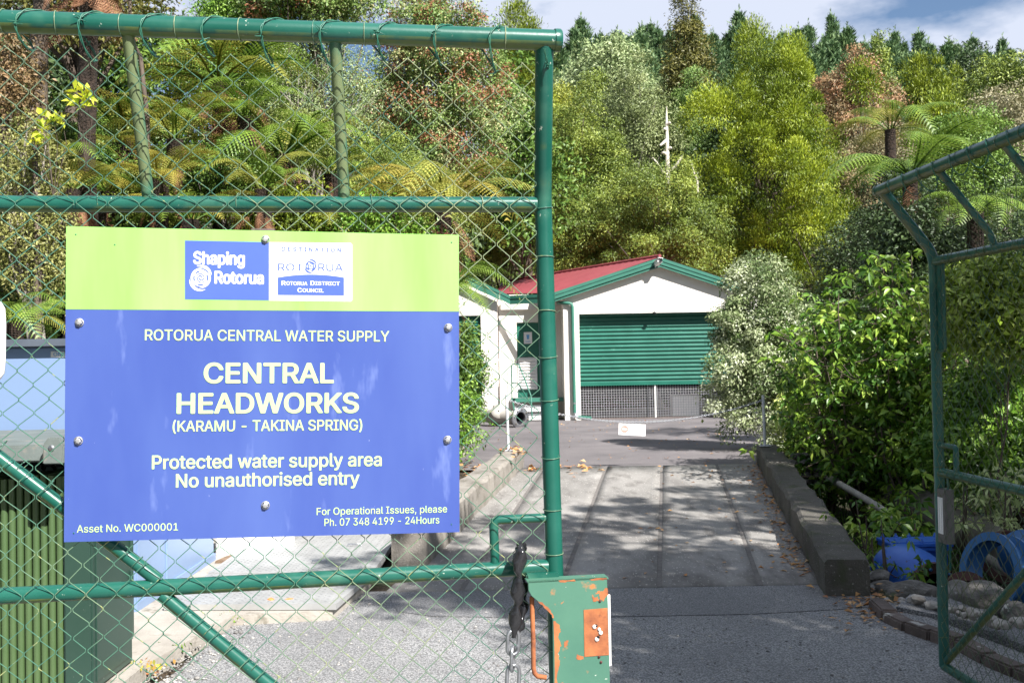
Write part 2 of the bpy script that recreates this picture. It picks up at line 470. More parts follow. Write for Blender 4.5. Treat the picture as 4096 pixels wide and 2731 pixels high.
# chip seal: coarse stones set in bitumen, two scales of voronoi
def chipseal(name, c1, c2, c3):
    m = bpy.data.materials.new(name); m.use_nodes = True
    n = m.node_tree; N = n.nodes; L = n.links
    b = N['Principled BSDF']; b.inputs['Roughness'].default_value = 0.85
    t = N.new('ShaderNodeTexCoord')
    v = N.new('ShaderNodeTexVoronoi'); v.inputs['Scale'].default_value = 90
    L.new(t.outputs['Object'], v.inputs['Vector'])
    r = N.new('ShaderNodeValToRGB'); e = r.color_ramp.elements
    e[0].color = (*c1, 1); e[1].color = (*c3, 1); x = e.new(0.5); x.color = (*c2, 1)
    sp = N.new('ShaderNodeSeparateColor'); L.new(v.outputs['Color'], sp.inputs[0])
    L.new(sp.outputs[0], r.inputs['Fac'])
    z = N.new('ShaderNodeTexNoise'); z.inputs['Scale'].default_value = 1.1; z.inputs['Detail'].default_value = 7
    L.new(t.outputs['Object'], z.inputs['Vector'])
    mr = N.new('ShaderNodeMapRange'); mr.inputs['From Min'].default_value = 0.3; mr.inputs['From Max'].default_value = 0.7
    mr.inputs['To Min'].default_value = 0.86; mr.inputs['To Max'].default_value = 1.25
    L.new(z.outputs['Fac'], mr.inputs['Value'])
    q = N.new('ShaderNodeMixRGB'); q.blend_type = 'MULTIPLY'; q.inputs['Fac'].default_value = 1
    L.new(r.outputs['Color'], q.inputs['Color1']); L.new(mr.outputs['Result'], q.inputs['Color2'])
    d = N.new('ShaderNodeMapRange'); d.inputs['From Min'].default_value = 0.0; d.inputs['From Max'].default_value = 0.55
    L.new(v.outputs['Distance'], d.inputs['Value'])
    q2 = N.new('ShaderNodeMixRGB'); q2.inputs['Color2'].default_value = (c1[0] * .6, c1[1] * .6, c1[2] * .6, 1)
    d2 = N.new('ShaderNodeMapRange'); d2.inputs['From Min'].default_value = 0.42; d2.inputs['From Max'].default_value = 0.62
    L.new(v.outputs['Distance'], d2.inputs['Value']); L.new(d2.outputs['Result'], q2.inputs['Fac']); L.new(q.outputs['Color'], q2.inputs['Color1'])
    L.new(q2.outputs['Color'], b.inputs['Base Color'])
    bn = N.new('ShaderNodeBump'); bn.inputs['Strength'].default_value = 0.8; bn.inputs['Distance'].default_value = 0.008; bn.invert = True
    L.new(d.outputs['Result'], bn.inputs['Height']); L.new(bn.outputs['Normal'], b.inputs['Normal'])
    return m
MT['chip'] = chipseal('chip seal', (0.25, 0.25, 0.25), (0.33, 0.328, 0.325), (0.42, 0.415, 0.405))
MT['chip2'] = chipseal('worn asphalt patch', (0.21, 0.21, 0.215), (0.27, 0.27, 0.27), (0.34, 0.335, 0.33))

sheet('driveway', [(-12, -1.95, 8), (4.2, -2.05, 8), (5.3, -2.0, 3.1), (6.3, -1.95, 2.85), (7.4, -1.9, 2.6), (7.74, -1.3, 2.6)], 0.0, MT['chip'], 'grey chip seal driveway in front of the concrete ramp', n=40)
sheet('asphalt_strip', [(6.85, 0.1, 1.6), (6.95, -0.6, 2.3), (7.1, -0.85, 2.55), (7.5, -0.95, 2.5), (7.69, -0.98, 2.45)], 0.004, MT['chip2'], 'darker asphalt strip along the foot of the ramp', n=12)
sheet('yard', [(14.35, -4.0, 3.85), (17, -4.5, 4.6), (20, -5, 6.0), (27.2, -6, 8.5), (31, -6, 9)], 0.0, MT['asphalt'], 'dark asphalt yard in front of the pump house')

# ramp: slabs with sunk dark joints between them
def rx(frac, y):   # lines fan slightly
    a = np.interp(y, [7.7, 14.4], [-1.0, 0.1]); b = np.interp(y, [7.7, 14.4], [2.35, 3.52])
    return float(a + (b - a) * frac)
ramp = tag(empty('ramp', (0.6, 7.7, 0)), 'sunlit concrete ramp of long slabs leading up to the yard', kind='structure')
J = []
for (n_, f_) in ((-0.42, 0.42), (0.34, 1.33), (1.10, 2.13), (1.88, 2.92)): J.append((n_, f_))
edges = [(-1.0, 0.1)] + J + [(2.35, 3.52)]
for k in range(5):
    l, r_ = edges[k], edges[k + 1]
    g = 0.021
    gl = g if k else 0; gr = g if k < 4 else 0
    sheet('slab', [(7.7, l[0] + gl, r_[0] - gr), (14.4, l[1] + gl, r_[1] - gr)], 0.012, MT['ramp'], n=10, parent=ramp, thick=0.05)
for k in range(4):
    l = J[k]
    sheet('joint', [(7.7, l[0] - 0.021, l[0] + 0.021), (14.4, l[1] - 0.021, l[1] + 0.021)], 0.006, MT['joint'], n=10, parent=ramp)

# kerb walls
def kerb(name, label, rows, h0, h1, w, m='conc', parent=None):
    """rows of (y, x_left) centre; rough sides"""
    mb = MB(); n = 26
    V = []; Fc = []
    for a in range(n):
        t = a / (n - 1)
        y = rows[0][0] + (rows[1][0] - rows[0][0]) * t
        x = rows[0][1] + (rows[1][1] - rows[0][1]) * t
        zt = h0 + (h1 - h0) * t; zb = float(zdrive(x, y)) - 0.45
        j = lambda s=0.017: random.uniform(-s, s)
        V += [(x + j(), y, zb), (x + j(), y, zt - 0.03 + j()), (x + 0.025 + j(), y, zt + j(0.006)),
              (x + w - 0.025 + j(), y, zt + j(0.006)), (x + w + j(), y, zt - 0.03 + j()), (x + w + j(), y, zb)]
    for a in range(n - 1):
        for b in range(5):
            q = a * 6 + b; Fc.append([q, q + 1, q + 7, q + 6])
    Fc.append([0, 1, 2, 3, 4, 5]); q = (n - 1) * 6; Fc.append([q + 5, q + 4, q + 3, q + 2, q + 1, q])
    mb.add(V, Fc)
    o = mb.build(name, MT[m], parent)
    return tag(o, label, 'kerb wall')
kerb('kerb_wall', 'weathered concrete kerb wall with shade put into its colour on the right edge of the ramp', [(7.32, 2.27), (14.5, 3.52)], 0.27, 0.50, 0.32, 'conc_shaded')
kerb('kerb_wall', 'low pale concrete kerb wall on the left edge of the ramp behind the gate', [(8.5, -1.06), (14.5, -0.17)], 0.36, 0.50, 0.30)

# left: slab under the transformer, steel plates
MT['slab'] = mat('pale concrete edging', (0.42, 0.39, 0.34), (0.32, 0.29, 0.25), scale=4, rough=0.9, bump=0.5, bscale=60, dist=0.01,
                 extra=[((0.18, 0.16, 0.12), 7, 0.58, 0.72)])
def plate_poly(name, poly, z0, z1, m, parent=None):
    mb = MB(); mb.prism([(x, y, z0) for x, y in poly], (0, 0, z1 - z0))
    return mb.build(name, m, parent)
o = plate_poly('concrete_pad', [(-2.13, 3.6), (-2.12, 5.7), (-1.92, 6.8), (-1.27, 6.9), (-1.17, 7.85), (-1.15, 10.5), (-9, 10.5), (-9, 3.6)], -0.3, 0.07, MT['slab'])
tag(o, 'pale concrete pad under the transformer and cabinets', kind='structure')

cp = thing('steel_covers', 'aluminium checker plate covers lying on the pit beside the ramp', 'pit cover', (-1.8, 8.0, 0.07))
def covplate(poly, z0, z1):
    o = plate_poly('cover_plate', poly, z0, z1, MT['checker'], cp)
    # raised tread pattern
    xs_ = [p[0] for p in poly]; ys_ = [p[1] for p in poly]
    mb = MB(); a = 0.075
    def inside(x, y):
        s = 0
        for i in range(len(poly)):
            x1, y1 = poly[i]; x2, y2 = poly[(i + 1) % len(poly)]
            s += 1 if (x2 - x1) * (y - y1) - (y2 - y1) * (x - x1) > 0.02 else 0
        return s == len(poly)
    y = min(ys_); r = 0
    while y < max(ys_):
        x = min(xs_) + (a / 2 if r % 2 else 0)
        while x < max(xs_):
            if inside(x, y):
                M = Matrix.Rotation(R(45 if r % 2 else -45), 3, 'Z')
                vs = [M @ Vector(v) + Vector((x, y, z1)) for v in ((-0.022, 0, 0), (0, -0.006, 0.003), (0.022, 0, 0), (0, 0.006, 0.003))]
                mb.add(vs, [[0, 1, 2, 3]])
            x += a
        y += a / 2; r += 1
    mb2 = mb.build('tread', MT['checker'], o); tag(mb2, kind='stuff')
covplate([(-2.45, 6.95), (-1.24, 6.88), (-1.14, 7.85), (-2.45, 7.95)], 0.075, 0.115)
covplate([(-2.45, 7.96), (-1.13, 7.86), (-1.12, 8.42), (-1.12, 9.3), (-2.45, 9.4)], 0.075, 0.125)
covplate([(-2.3, 9.42), (-1.12, 9.32), (-1.1, 10.4), (-2.3, 10.4)], 0.075, 0.12)
for (x, y) in ((-1.62, 8.25), (-1.45, 9.0), (-1.75, 7.6)):
    mb = MB(); mb.tube([(x - 0.06, y, 0.125), (x - 0.06, y, 0.145), (x + 0.06, y, 0.145), (x + 0.06, y, 0.125)], 0.006, 6)
    mb.build('lift_handle', MT['galv'], cp)

# timber beam and white box behind the blue cabinet
a, b_ = P(880, 2258, 8.6), P(1090, 2160, 10.2)
mb = MB(); dv = (b_ - a); L_ = dv.length; ang = math.atan2(dv.y, dv.x)
mb.box((a + b_) / 2, (L_, 0.09, 0.07), Matrix.Rotation(ang, 3, 'Z') @ Matrix.Rotation(-math.asin(dv.z / L_), 3, 'Y'))
tag(mb.build('timber_beam', MT['algae'], bevel=0.006), 'short brown timber beam lying on the steel covers', 'timber')
a = P(860, 2160, 8.9)
mb = MB(); mb.box((a.x + 0.30, 9.15, a.z - 0.1), (0.62, 0.4, 0.5))
wb = tag(mb.build('white_box', MT['white'], bevel=0.01), 'low white box behind the timber beam', 'box')
mb = MB(); mb.box((a.x + 0.30, 9.15, a.z + 0.155), (0.64, 0.42, 0.03)); mb.build('lid', MT['white'], wb, bevel=0.005)

# grey kerb channel on the right
ch = thing('kerb_channel', 'broken reddish concrete kerb running along the shaded driveway edge', 'kerb', (2.9, 5.5, 0))
pts = [(2.62, 7.1), (2.72, 6.75), (2.86, 6.3), (2.95, 5.9), (3.02, 5.55), (3.08, 5.2), (3.10, 4.8), (3.12, 4.4), (3.13, 3.9), (3.14, 3.4)]
pts = [PZ(3505, 2420, 0.02), PZ(3560, 2470, 0.02), PZ(3640, 2510, 0.02), PZ(3740, 2545, 0.02), PZ(3850, 2580, 0.02), PZ(3960, 2640, 0.02), PZ(4080, 2690, 0.02), PZ(4200, 2740, 0.02), PZ(4330, 2790, 0.02)]
for k in range(len(pts) - 1):
    p0 = Vector((pts[k][0], pts[k][1], 0.0)); p1 = Vector((pts[k + 1][0], pts[k + 1][1], 0.0)); d = p1 - p0
    g = random.uniform(0.002, 0.006)
    mb = MB(); mb.box((p0 + p1) / 2 + Vector((0, 0, 0.02 + random.uniform(-0.01, 0.01))), (d.length - g, 0.11, 0.09), Matrix.Rotation(math.atan2(d.y, d.x) + R(random.uniform(-1, 1)), 3, 'Z'))
    mb.build('kerb_block', MT['channel'], ch, bevel=0.012)
mb = MB()
q = [PZ(3585, 2425, 0.03), PZ(3740, 2455, 0.03), PZ(3900, 2500, 0.03), PZ(4150, 2600, 0.03), PZ(4500, 2700, 0.03), PZ(4600, 2560, 0.03), PZ(4096, 2470, 0.03), PZ(3800, 2395, 0.03), PZ(3640, 2375, 0.03)]
mb.prism(q, (0, 0, -0.12))
tag(mb.build('side_path', MT['chip2']), 'dark asphalt strip between the rocks and the driveway kerb', kind='structure')

# loose chips, fallen leaves
def scatter_stones(name, label, n, area, smin, smax, m, seed):
    r = np.random.default_rng(seed)
    ico = bmesh.new(); bmesh.ops.create_icosphere(ico, subdivisions=1, radius=1)
    bv = np.array([v.co[:] for v in ico.verts]); bf = np.array([[v.index for v in f.verts] for f in ico.faces]); ico.free()
    V = []; Fc = []
    for k in range(n):
        x, y, z = area(r)
        s = smin * (smax / smin) ** (r.random() ** 2.5)
        v = bv * (s * r.uniform(0.6, 1.2, 3)) * r.uniform(0.75, 1.15, (len(bv), 1)); v[:, 2] *= 0.6
        V.append(v + np.array([x, y, z + s * 0.25])); Fc.append(bf + k * len(bv))
    me = mesh_np(name, np.concatenate(V), np.concatenate(Fc)); me.materials.append(m)
    return tag(link(name, me), label, None, kind='stuff')
MT['chipstone'] = mat('pale chip', (0.42, 0.40, 0.37), (0.16, 0.155, 0.15), scale=9, rough=0.9, lo=0.45, hi=0.55)
def area1(r):
    while True:
        x = r.uniform(-1.95, 2.6); y = r.uniform(4.0, 7.6)
        return x, y, 0.0
scatter_stones('loose_gravel', 'loose pale chips scattered over the driveway', 2600, area1, 0.004, 0.014, MT['chipstone'], 5)
def area2(r):
    t = r.random(); y = 5.0 + 2.3 * t
    return -1.95 - 0.08 * r.random() + 0.12 * r.normal() + 0.25 * max(0, t - 0.6), y, 0.003
scatter_stones('edge_gravel', 'pale gravel along the edge of the concrete pad', 700, area2, 0.006, 0.022, MT['chipstone'], 6)

def flat_leaves(name, label, n, area, L0, L1, m, seed, lift=0.01):
    r = np.random.default_rng(seed)
    V = []; A = []
    for k in range(n):
        x, y, z = area(r); l = r.uniform(L0, L1); a = r.uniform(0, 6.28); w = l * r.uniform(0.35, 0.6)
        dx, dy = math.cos(a), math.sin(a); c = r.uniform(0.1, 0.5) * l
        V += [(x, y, z + lift * .3), (x + dx * l / 2 - dy * w / 2, y + dy * l / 2 + dx * w / 2, z + lift * .3 + c * r.random()),
              (x + dx * l, y + dy * l, z + lift * .3 + c * 0.5 * r.random()), (x + dx * l / 2 + dy * w / 2, y + dy * l / 2 - dx * w / 2, z + lift * .3 + c * r.random())]
        A += [r.random()] * 4
    i = np.arange(n) * 4
    Fc = np.concatenate([np.stack([i, i + 1, i + 2], 1), np.stack([i, i + 2, i + 3], 1)])
    me = mesh_np(name, V, Fc, attr=A); me.materials.append(m)
    return tag(link(name, me), label, kind='stuff')
def al(r):   # against the right kerb and all over the ramp
    if r.random() < 0.82:
        y = r.uniform(8, 14.3); x = float(np.interp(y, [7.7, 14.4], [2.3, 3.5])) - abs(r.normal()) * 0.10
    else:
        y = r.uniform(7.8, 14.3); x = rx(.55 + .43 * r.random(), y)
    return x, y, float(zdrive(x, y)) + 0.014
flat_leaves('leaf_litter', 'dry brown leaves gathered along the right side of the ramp', 420, al, 0.025, 0.07, MT['fallen'], 3)
def al2(r):
    y = r.uniform(14.5, 26.3); x = r.uniform(-1.5, 4.5)
    return x, y, float(zdrive(x, y)) + 0.004
flat_leaves('yard_leaves', 'small fallen leaves scattered over the yard', 260, al2, 0.03, 0.07, MT['fallen'], 4)
def al3(r):
    y = 14.25 + r.normal() * 0.35; x = -0.25 + r.normal() * 0.35 + (1.0 if r.random() < .3 else 0)
    return x, y, float(zdrive(x, y)) + 0.02 + (0.28 if (-0.2 < x < 0.15 and y < 14.5) else 0)
flat_leaves('dead_fronds', 'orange brown dead fern pieces at the top of the left kerb wall', 150, al3, 0.05, 0.18, MT['fallen'], 8)
def al4(r):
    p = PZ(3480 + r.normal() * 70, 2420 + r.normal() * 40, 0.0)
    return p.x, p.y, 0.01
flat_leaves('gutter_leaves', 'brown leaves in the gutter below the right kerb wall', 130, al4, 0.03, 0.08, MT['fallen'], 9)

# stream water
mb = MB()
mb.add([(5.2, 7.2, -0.72), (12.5, 7.2, -0.72), (13.5, 28, -0.72), (6.6, 28, -0.72)], [[0, 1, 2, 3]])
tag(mb.build('stream_water', MT['water']), 'dark stream water behind the right gate', kind='structure')
# ------------------------------------------------------------------ gates
ZT, ZL = 2.265, 1.115          # upper middle rail, lower middle rail heights
RB = 0.20                      # bend radius
def prof(s, AM):
    """s = length along the post from the ground; AM = lean of the top; returns (forward offset, z, lean angle)"""
    s0 = ZT - 0.03
    if s <= s0: return 0.0, s, 0.0
    t = s - s0; a = t / RB
    if a <= AM: return RB * (1 - math.cos(a)), s0 + RB * math.sin(a), a
    t2 = t - RB * AM
    return RB * (1 - math.cos(AM)) + t2 * math.sin(AM), s0 + RB * math.sin(AM) + t2 * math.cos(AM), AM

class Gate:
    def __init__(g, post, e, n, lean, top, k=0.0, sh=0.0):
        g.AM = lean; g.k = k; g.sh = sh; g.stop = ZT - 0.03 + RB * lean + top
        g.o = Vector((post[0], post[1], 0)); g.e = Vector(e).normalized(); g.n = Vector(n).normalized()
    def p(g, u, s, off=0.0):
        f, z, a = prof(s, g.AM); u = u + g.k * f + g.sh * (z - 1.0)
        return g.o + g.e * u + g.n * (f + off * math.cos(a)) + Vector((0, 0, z - off * math.sin(a)))
    def v(g, u, z, off=0.0):
        return g.o + g.e * (u + g.sh * (z - 1.0)) + g.n * off + Vector((0, 0, z))
th = math.radians(9.06)
GL = Gate((0.122, 3.14), (-math.cos(th), -math.sin(th), 0), (math.sin(th), -math.cos(th), 0), R(21), 0.437, 0.08, 0.013)
GR = Gate((2.32, 5.45), (0.059, -0.998, 0), (-0.998, -0.059, 0), R(38.5), 0.385)

def gate(g, name, label, W, mp_, mp2, mwire, seed, messy, dm=0.0, dl=0.0):
    rnd = random.Random(seed); nr = np.random.default_rng(seed)
    t = thing(name, label, 'gate', g.o)
    AM, STOP = g.AM, g.stop
    RP, RR = 0.0275, 0.0245
    # end post, bent at the top
    ss = [0.06] + [0.3 * k for k in range(1, 8)] + [ZT - 0.03 + RB * AM * k / 6 for k in range(0, 7)] + [STOP - 0.2, STOP - 0.1, STOP]
    ss = sorted(set(ss)); pts = [g.p(0, s) for s in ss]
    MB().tube(pts, RP, 16).build('end_post', mp_, t)
    # rails
    MB().tube([g.p(u, STOP) for u in (-0.035, W * .5, W)], 0.031, 16).build('top_rail', mp_, t)
    MB().tube([g.v(0.022, ZT + dm), g.v(W * .5, ZT - 0.010 + dm), g.v(W, ZT + dm)], RR, 16).build('middle_rail', mp_, t)
    MB().tube([g.v(0.022, ZL + dl), g.v(W * .5, ZL - 0.005 + dl), g.v(W, ZL + dl)], RR, 16).build('lower_rail', mp_, t)
    MB().tube([g.v(0.0, 0.06), g.v(W, 0.06)], RR, 16).build('bottom_rail', mp_, t)
    MB().tube([g.v(W, 0.0), g.v(W, ZT)] , RP, 12).build('hinge_post', mp_, t)
    u = 0.62
    while u < W:
        MB().tube([g.p(u, s) for s in [ZT] + [ZT - 0.03 + RB * AM * k / 5 for k in range(1, 6)] + [STOP - 0.12, STOP]], 0.0175, 12).build('upright', mp2, t)
        u += 0.575
    # collar welds
    MB().lathe([(0.034, -0.005), (0.034, 0.012), (0.031, 0.016)], g.p(-0.035, STOP), -g.e, 16).build('rail_cap', mp_, t)
    # diagonal brace
    MB().tube([g.v(0.03, 0.10, -0.002), g.v(0.88, 0.80, -0.002), g.v(1.183, ZL - 0.03, -0.002)], 0.020, 14).build('diagonal_brace', mp_, t)
    MB().tube([g.v(1.19, ZL + 0.01, -0.002), g.v(1.64, 1.515, -0.002), g.v(2.35, ZT - 0.03, -0.002)], 0.020, 14).build('diagonal_brace', mp_, t)
    # small square loop in the corner
    MB().tube([g.v(0.0, 1.262), g.v(0.172, 1.262), g.v(0.184, 1.258), g.v(0.188, 1.246), g.v(0.188, ZL)], 0.0145, 12).build('corner_loop', mp_, t)
    # chain link mesh: zigzag wires that hook into their neighbours at every node
    pu, pv = 0.0425, 0.0405
    nu = int((W - 0.03) / pu); nv = int((STOP - 0.10) / pv)
    gx = nr.normal(0, 1, (nu // 4 + 4, nv // 4 + 4))
    def sag(a, b):
        x, y = a / 4, b / 4; i_, j_ = int(x), int(y); fx, fy = x - i_, y - j_
        q = gx[i_, j_] * (1 - fx) * (1 - fy) + gx[i_ + 1, j_] * fx * (1 - fy) + gx[i_, j_ + 1] * (1 - fx) * fy + gx[i_ + 1, j_ + 1] * fx * fy
        return q * 0.0045 * messy
    V = []; Fc = []; sg = 5; rw = 0.00145
    off0 = RR + 0.004
    for k in range(nu):
        pts = []
        for j in range(0, nv + 1):
            side = (j + k) % 2
            uu = 0.03 + pu * (k + side) + (0.0022 if side else -0.0022) * (1 if side else 1)
            s = 0.05 + pv * j
            d = 0.0022 if side else -0.0022
            bend = nr.normal(0, 0.0008 * messy)
            pts.append(g.p(uu + sag(k, j) + bend, s + sag(k + 1, j) * 0.8, off0 + d + 0.5 * sag(k, j)))
            if j < nv:
                side2 = 1 - side
        # subdivide with softened corners
        q = [pts[0]]
        for a in range(len(pts) - 1):
            A, B = pts[a], pts[a + 1]
            q += [A.lerp(B, 0.10), A.lerp(B, 0.90)]
        q.append(pts[-1])
        q = np.array([v[:] for v in q])
        tn = np.gradient(q, axis=0); tn /= np.linalg.norm(tn, axis=1)[:, None] + 1e-9
        nn = np.array(g.n[:]); sd = np.cross(tn, nn); sd /= np.linalg.norm(sd, axis=1)[:, None] + 1e-9
        n2 = np.cross(sd, tn)
        base = sum(len(x) for x in V)
        ang = np.arange(sg) * 2 * math.pi / sg
        ring = q[:, None, :] + rw * (np.cos(ang)[None, :, None] * sd[:, None, :] + np.sin(ang)[None, :, None] * n2[:, None, :])
        V.append(ring.reshape(-1, 3))
        m_ = len(q)
        a_ = np.arange(m_ - 1)[:, None] * sg; b_ = np.arange(sg)[None, :]; b2 = (b_ + 1) % sg
        Fc.append(np.stack([a_ + b_, a_ + b2, a_ + sg + b2, a_ + sg + b_], -1).reshape(-1, 4) + base)
    me = mesh_np('wire_mesh', np.concatenate(V), np.concatenate(Fc), smooth=True); me.materials.append(mwire)
    tag(link('wire_mesh', me, t), kind='stuff')
    # tie wires round rails, post and brace
    mb = MB()
    def ring(c, axis, r, tail=True, off=0.0):
        a = Vector(axis).normalized(); x = a.orthogonal().normalized(); y = a.cross(x)
        tilt = rnd.uniform(-0.25, 0.25)
        pts = [c + (x * math.cos(q) + y * math.sin(q)) * (r + 0.0025) + a * (tilt * r * math.sin(q + 1)) for q in [2 * math.pi * k / 14 for k in range(15)]]
        mb.tube(pts, 0.0013, 5, caps=False)
        if tail:
            e = pts[0] + g.n * 0.02 + Vector((rnd.uniform(-.02, .02), rnd.uniform(-.01, .01), rnd.uniform(-.02, .02)))
            mb.tube([pts[0], (pts[0] + e) / 2 + Vector((0, 0, rnd.uniform(-.008, .008))), e], 0.0013, 5)
    for k in range(14): ring(g.p(0, 0.22 + 0.155 * k + rnd.uniform(-.02, .02)), (0, 0, 1), RP, rnd.random() < 0.3)
    u = 0.12
    while u < W:
        ring(g.p(u, STOP), g.e, 0.031, False); u += rnd.uniform(0.13, 0.21)
    u = 0.2
    while u < W:
        ring(g.v(u, ZT + dm), g.e, RR, rnd.random() < .3); u += rnd.uniform(0.22, 0.42)
    for (a, b) in (((0.03, 0.10), (1.183, ZL - 0.03)), ((1.19, ZL + 0.01), (2.35, ZT - 0.03))):
        A, B = g.v(a[0], a[1]), g.v(b[0], b[1]); n = int((B - A).length / 0.083)
        for k in range(1, n): ring(A.lerp(B, (k + rnd.uniform(-.1, .1)) / n), (B - A), 0.020, False)
    tag(mb.build('tie_wire', mwire, t), kind='stuff')
    # barbed wire wound round the top rail
    bw = MB(); barbs = []
    c0 = STOP - 0.022; turn = 0.163; nseg = 30
    N = int(W / turn * nseg)
    path = []
    ph0 = rnd.uniform(0, 1)
    amp = [1 + 0.25 * nr.normal() for _ in range(200)]
    for k in range(N):
        f = k / nseg; ph = -2 * math.pi * f
        am = amp[int(f)] * (1 - f % 1) + amp[int(f) + 1] * (f % 1); am = max(0.75, min(1.5, am))
        uu = f * turn - 0.02 + 0.045 * math.sin(ph + 0.7)
        off = 0.005 + (0.038 + 0.006 * am) * math.cos(ph); sv = c0 + 0.056 * math.sin(ph)
        if sv < c0: sv = c0 + (sv - c0) * 1.3 * am
        path.append((uu, sv, off))
    for strand in (0, 1):
        pts = []
        for k, (uu, sv, off) in enumerate(path):
            q = k * 0.9 + strand * math.pi
            pts.append(g.p(uu + 0.0022 * math.cos(q), sv + 0.0022 * math.sin(q), off))
        bw.tube(pts, 0.0017, 5)
    k = 4
    while k < N - 2:
        uu, sv, off = path[k]; c = g.p(uu, sv, off); d = (g.p(*path[k + 1]) - g.p(*path[k - 1])).normalized()
        for q in range(2):
            ax = Vector((rnd.uniform(-1, 1), rnd.uniform(-1, 1), rnd.uniform(-1, 1))); ax = ax.cross(d).normalized()
            c2 = c + d * 0.004 * (q * 2 - 1); bend = ax.cross(d).normalized() * 0.006
            bw.tube([c2 - ax * 0.021 - bend, c2 - ax * 0.004 + bend * .4, c2 + ax * 0.004 + bend * .4, c2 + ax * 0.021 - bend], [0.0007, 0.0018, 0.0018, 0.0007], 4)
        k += rnd.choice((15, 17, 19))
    tag(bw.build('barbed_wire', MT['barb'], t))
    return t

gl = gate(GL, 'mesh_gate', 'green pipe and chain link gate in front, carrying the blue and lime sign', 3.05, MT['paint'], MT['paint_algae'], MT['wire'], 3, 1.0, -0.018, -0.006)
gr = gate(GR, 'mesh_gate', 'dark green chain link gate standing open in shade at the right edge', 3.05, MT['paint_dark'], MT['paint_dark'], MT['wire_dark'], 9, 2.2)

# lock plate of the left gate
def gpix(g, px, py, off):
    """point on the plane of gate g (offset off towards its face) seen at a pixel"""
    v = CM @ Vector(((px - 2048) / F, (1365.5 - py) / F, -1.0)); c = Vector((0, 0, EYE))
    o = g.o + g.n * off
    return c + v * ((o - c).dot(g.n) / v.dot(g.n))
OP = 0.075
poly = [(2112, 2322), (2428, 2305), (2433, 2440), (2440, 2731), (2446, 3060), (2216, 3060), (2214, 2731), (2212, 2560), (2211, 2476), (2200, 2448), (2160, 2412), (2125, 2382), (2114, 2362)]
mb = MB(); mb.prism([gpix(GL, x, y, OP) for x, y in poly][::-1], -GL.n * 0.006)
lp = mb.build('lock_plate', MT['rustpaint'], gl, bevel=0.0015)
mb = MB(); mb.prism([gpix(GL, x, y, OP + 0.0) for x, y in ((2106, 2322), (2432, 2305), (2436, 2316), (2112, 2333))], -GL.n * 0.045)
mb.build('top_flange', MT['rustpaint'], lp, bevel=0.0015)
mb = MB(); mb.prism([gpix(GL, x, y, 0.045) for x, y in ((2104, 2295), (2238, 2290), (2238, 2316), (2110, 2318))], -GL.n * 0.03)
mb.build('weld_bracket', MT['paint'], gl, bevel=0.004)
mb = MB(); mb.prism([gpix(GL, x, y, OP + 0.0015) for x, y in ((2335, 2438), (2430, 2430), (2436, 2618), (2338, 2625))][::-1], -GL.n * 0.0025)
mb.build('rusty_patch', MT['rust'], lp)
def patch(pts, m, seed):
    r_ = random.Random(seed); q = []
    for k in range(len(pts)):
        a, b = pts[k], pts[(k + 1) % len(pts)]
        for j in range(5):
            t = j / 5; q.append((a[0] + (b[0] - a[0]) * t + r_.uniform(-3, 3), a[1] + (b[1] - a[1]) * t + r_.uniform(-3, 3)))
    mb = MB(); mb.add([gpix(GL, x, y, OP + 0.0006) for x, y in q], [list(range(len(q)))[::-1]]); mb.build('rust_patch', m, lp)
patch([(2216, 2480), (2236, 2498), (2243, 2520), (2234, 2545), (2243, 2580), (2232, 2610), (2240, 2650), (2230, 2690), (2226, 2800), (2217, 2800)], MT['rust'], 1)
patch([(2150, 2403), (2168, 2408), (2200, 2436), (2215, 2462), (2212, 2470), (2196, 2444)], MT['rust'], 2)
patch([(2400, 2395), (2398, 2375), (2420, 2352), (2431, 2350), (2432, 2376), (2412, 2402)], MT['rust'], 3)
patch([(2368, 2388), (2392, 2386), (2396, 2400), (2372, 2408)], MT['rust'], 4)
patch([(2256, 2562), (2274, 2558), (2272, 2580), (2258, 2588)], MT['rust'], 5)
patch([(2305, 2615), (2335, 2622), (2332, 2634), (2308, 2640)], MT['rust'], 6)
patch([(2236, 2322), (2300, 2318), (2300, 2323), (2238, 2328)], MT['rust'], 7)
patch([(2360, 2314), (2428, 2310), (2428, 2315), (2362, 2320)], MT['rust'], 8)
for (x, y) in ((2385, 2502), (2397, 2516), (2403, 2530), (2393, 2548), (2378, 2506), (2388, 2556)):
    mb = MB(); c = gpix(GL, x, y, OP + 0.004); rr_ = random.uniform(0.004, 0.007)
    mb.lathe([(rr_, 0), (rr_ * 1.1, 0.003), (rr_ * .7, 0.006), (0.0005, 0.006)], c - GL.n * 0.004, GL.n, 7)
    mb.build('keyhole_lump', random.choice([MT['white'], MT['lens'], MT['rust']]), lp)
for (x, y) in ((2400, 2402), (2404, 2646), (2396, 2625)):
    mb = MB(); mb.lathe([(0.0045, 0), (0.004, 0.003), (0.0005, 0.0035)], gpix(GL, x, y, OP), GL.n, 10); mb.build('screw', MT['flange'], lp)
mb = MB(); mb.prism([gpix(GL, x, y, OP - 0.03) for x, y in ((2430, 2375), (2441, 2378), (2446, 2660), (2436, 2664))][::-1], -GL.n * 0.006)
mb.build('white_edge_strip', MT['white'], gl)
mb = MB(); mb.tube([gpix(GL, x, y, 0.05) for x, y in ((2127, 2385), (2129, 2450), (2133, 2560), (2134, 2670), (2138, 2690), (2150, 2703), (2185, 2708))], 0.0075, 10)
mb.build('bolt_rod', MT['rust'], gl)

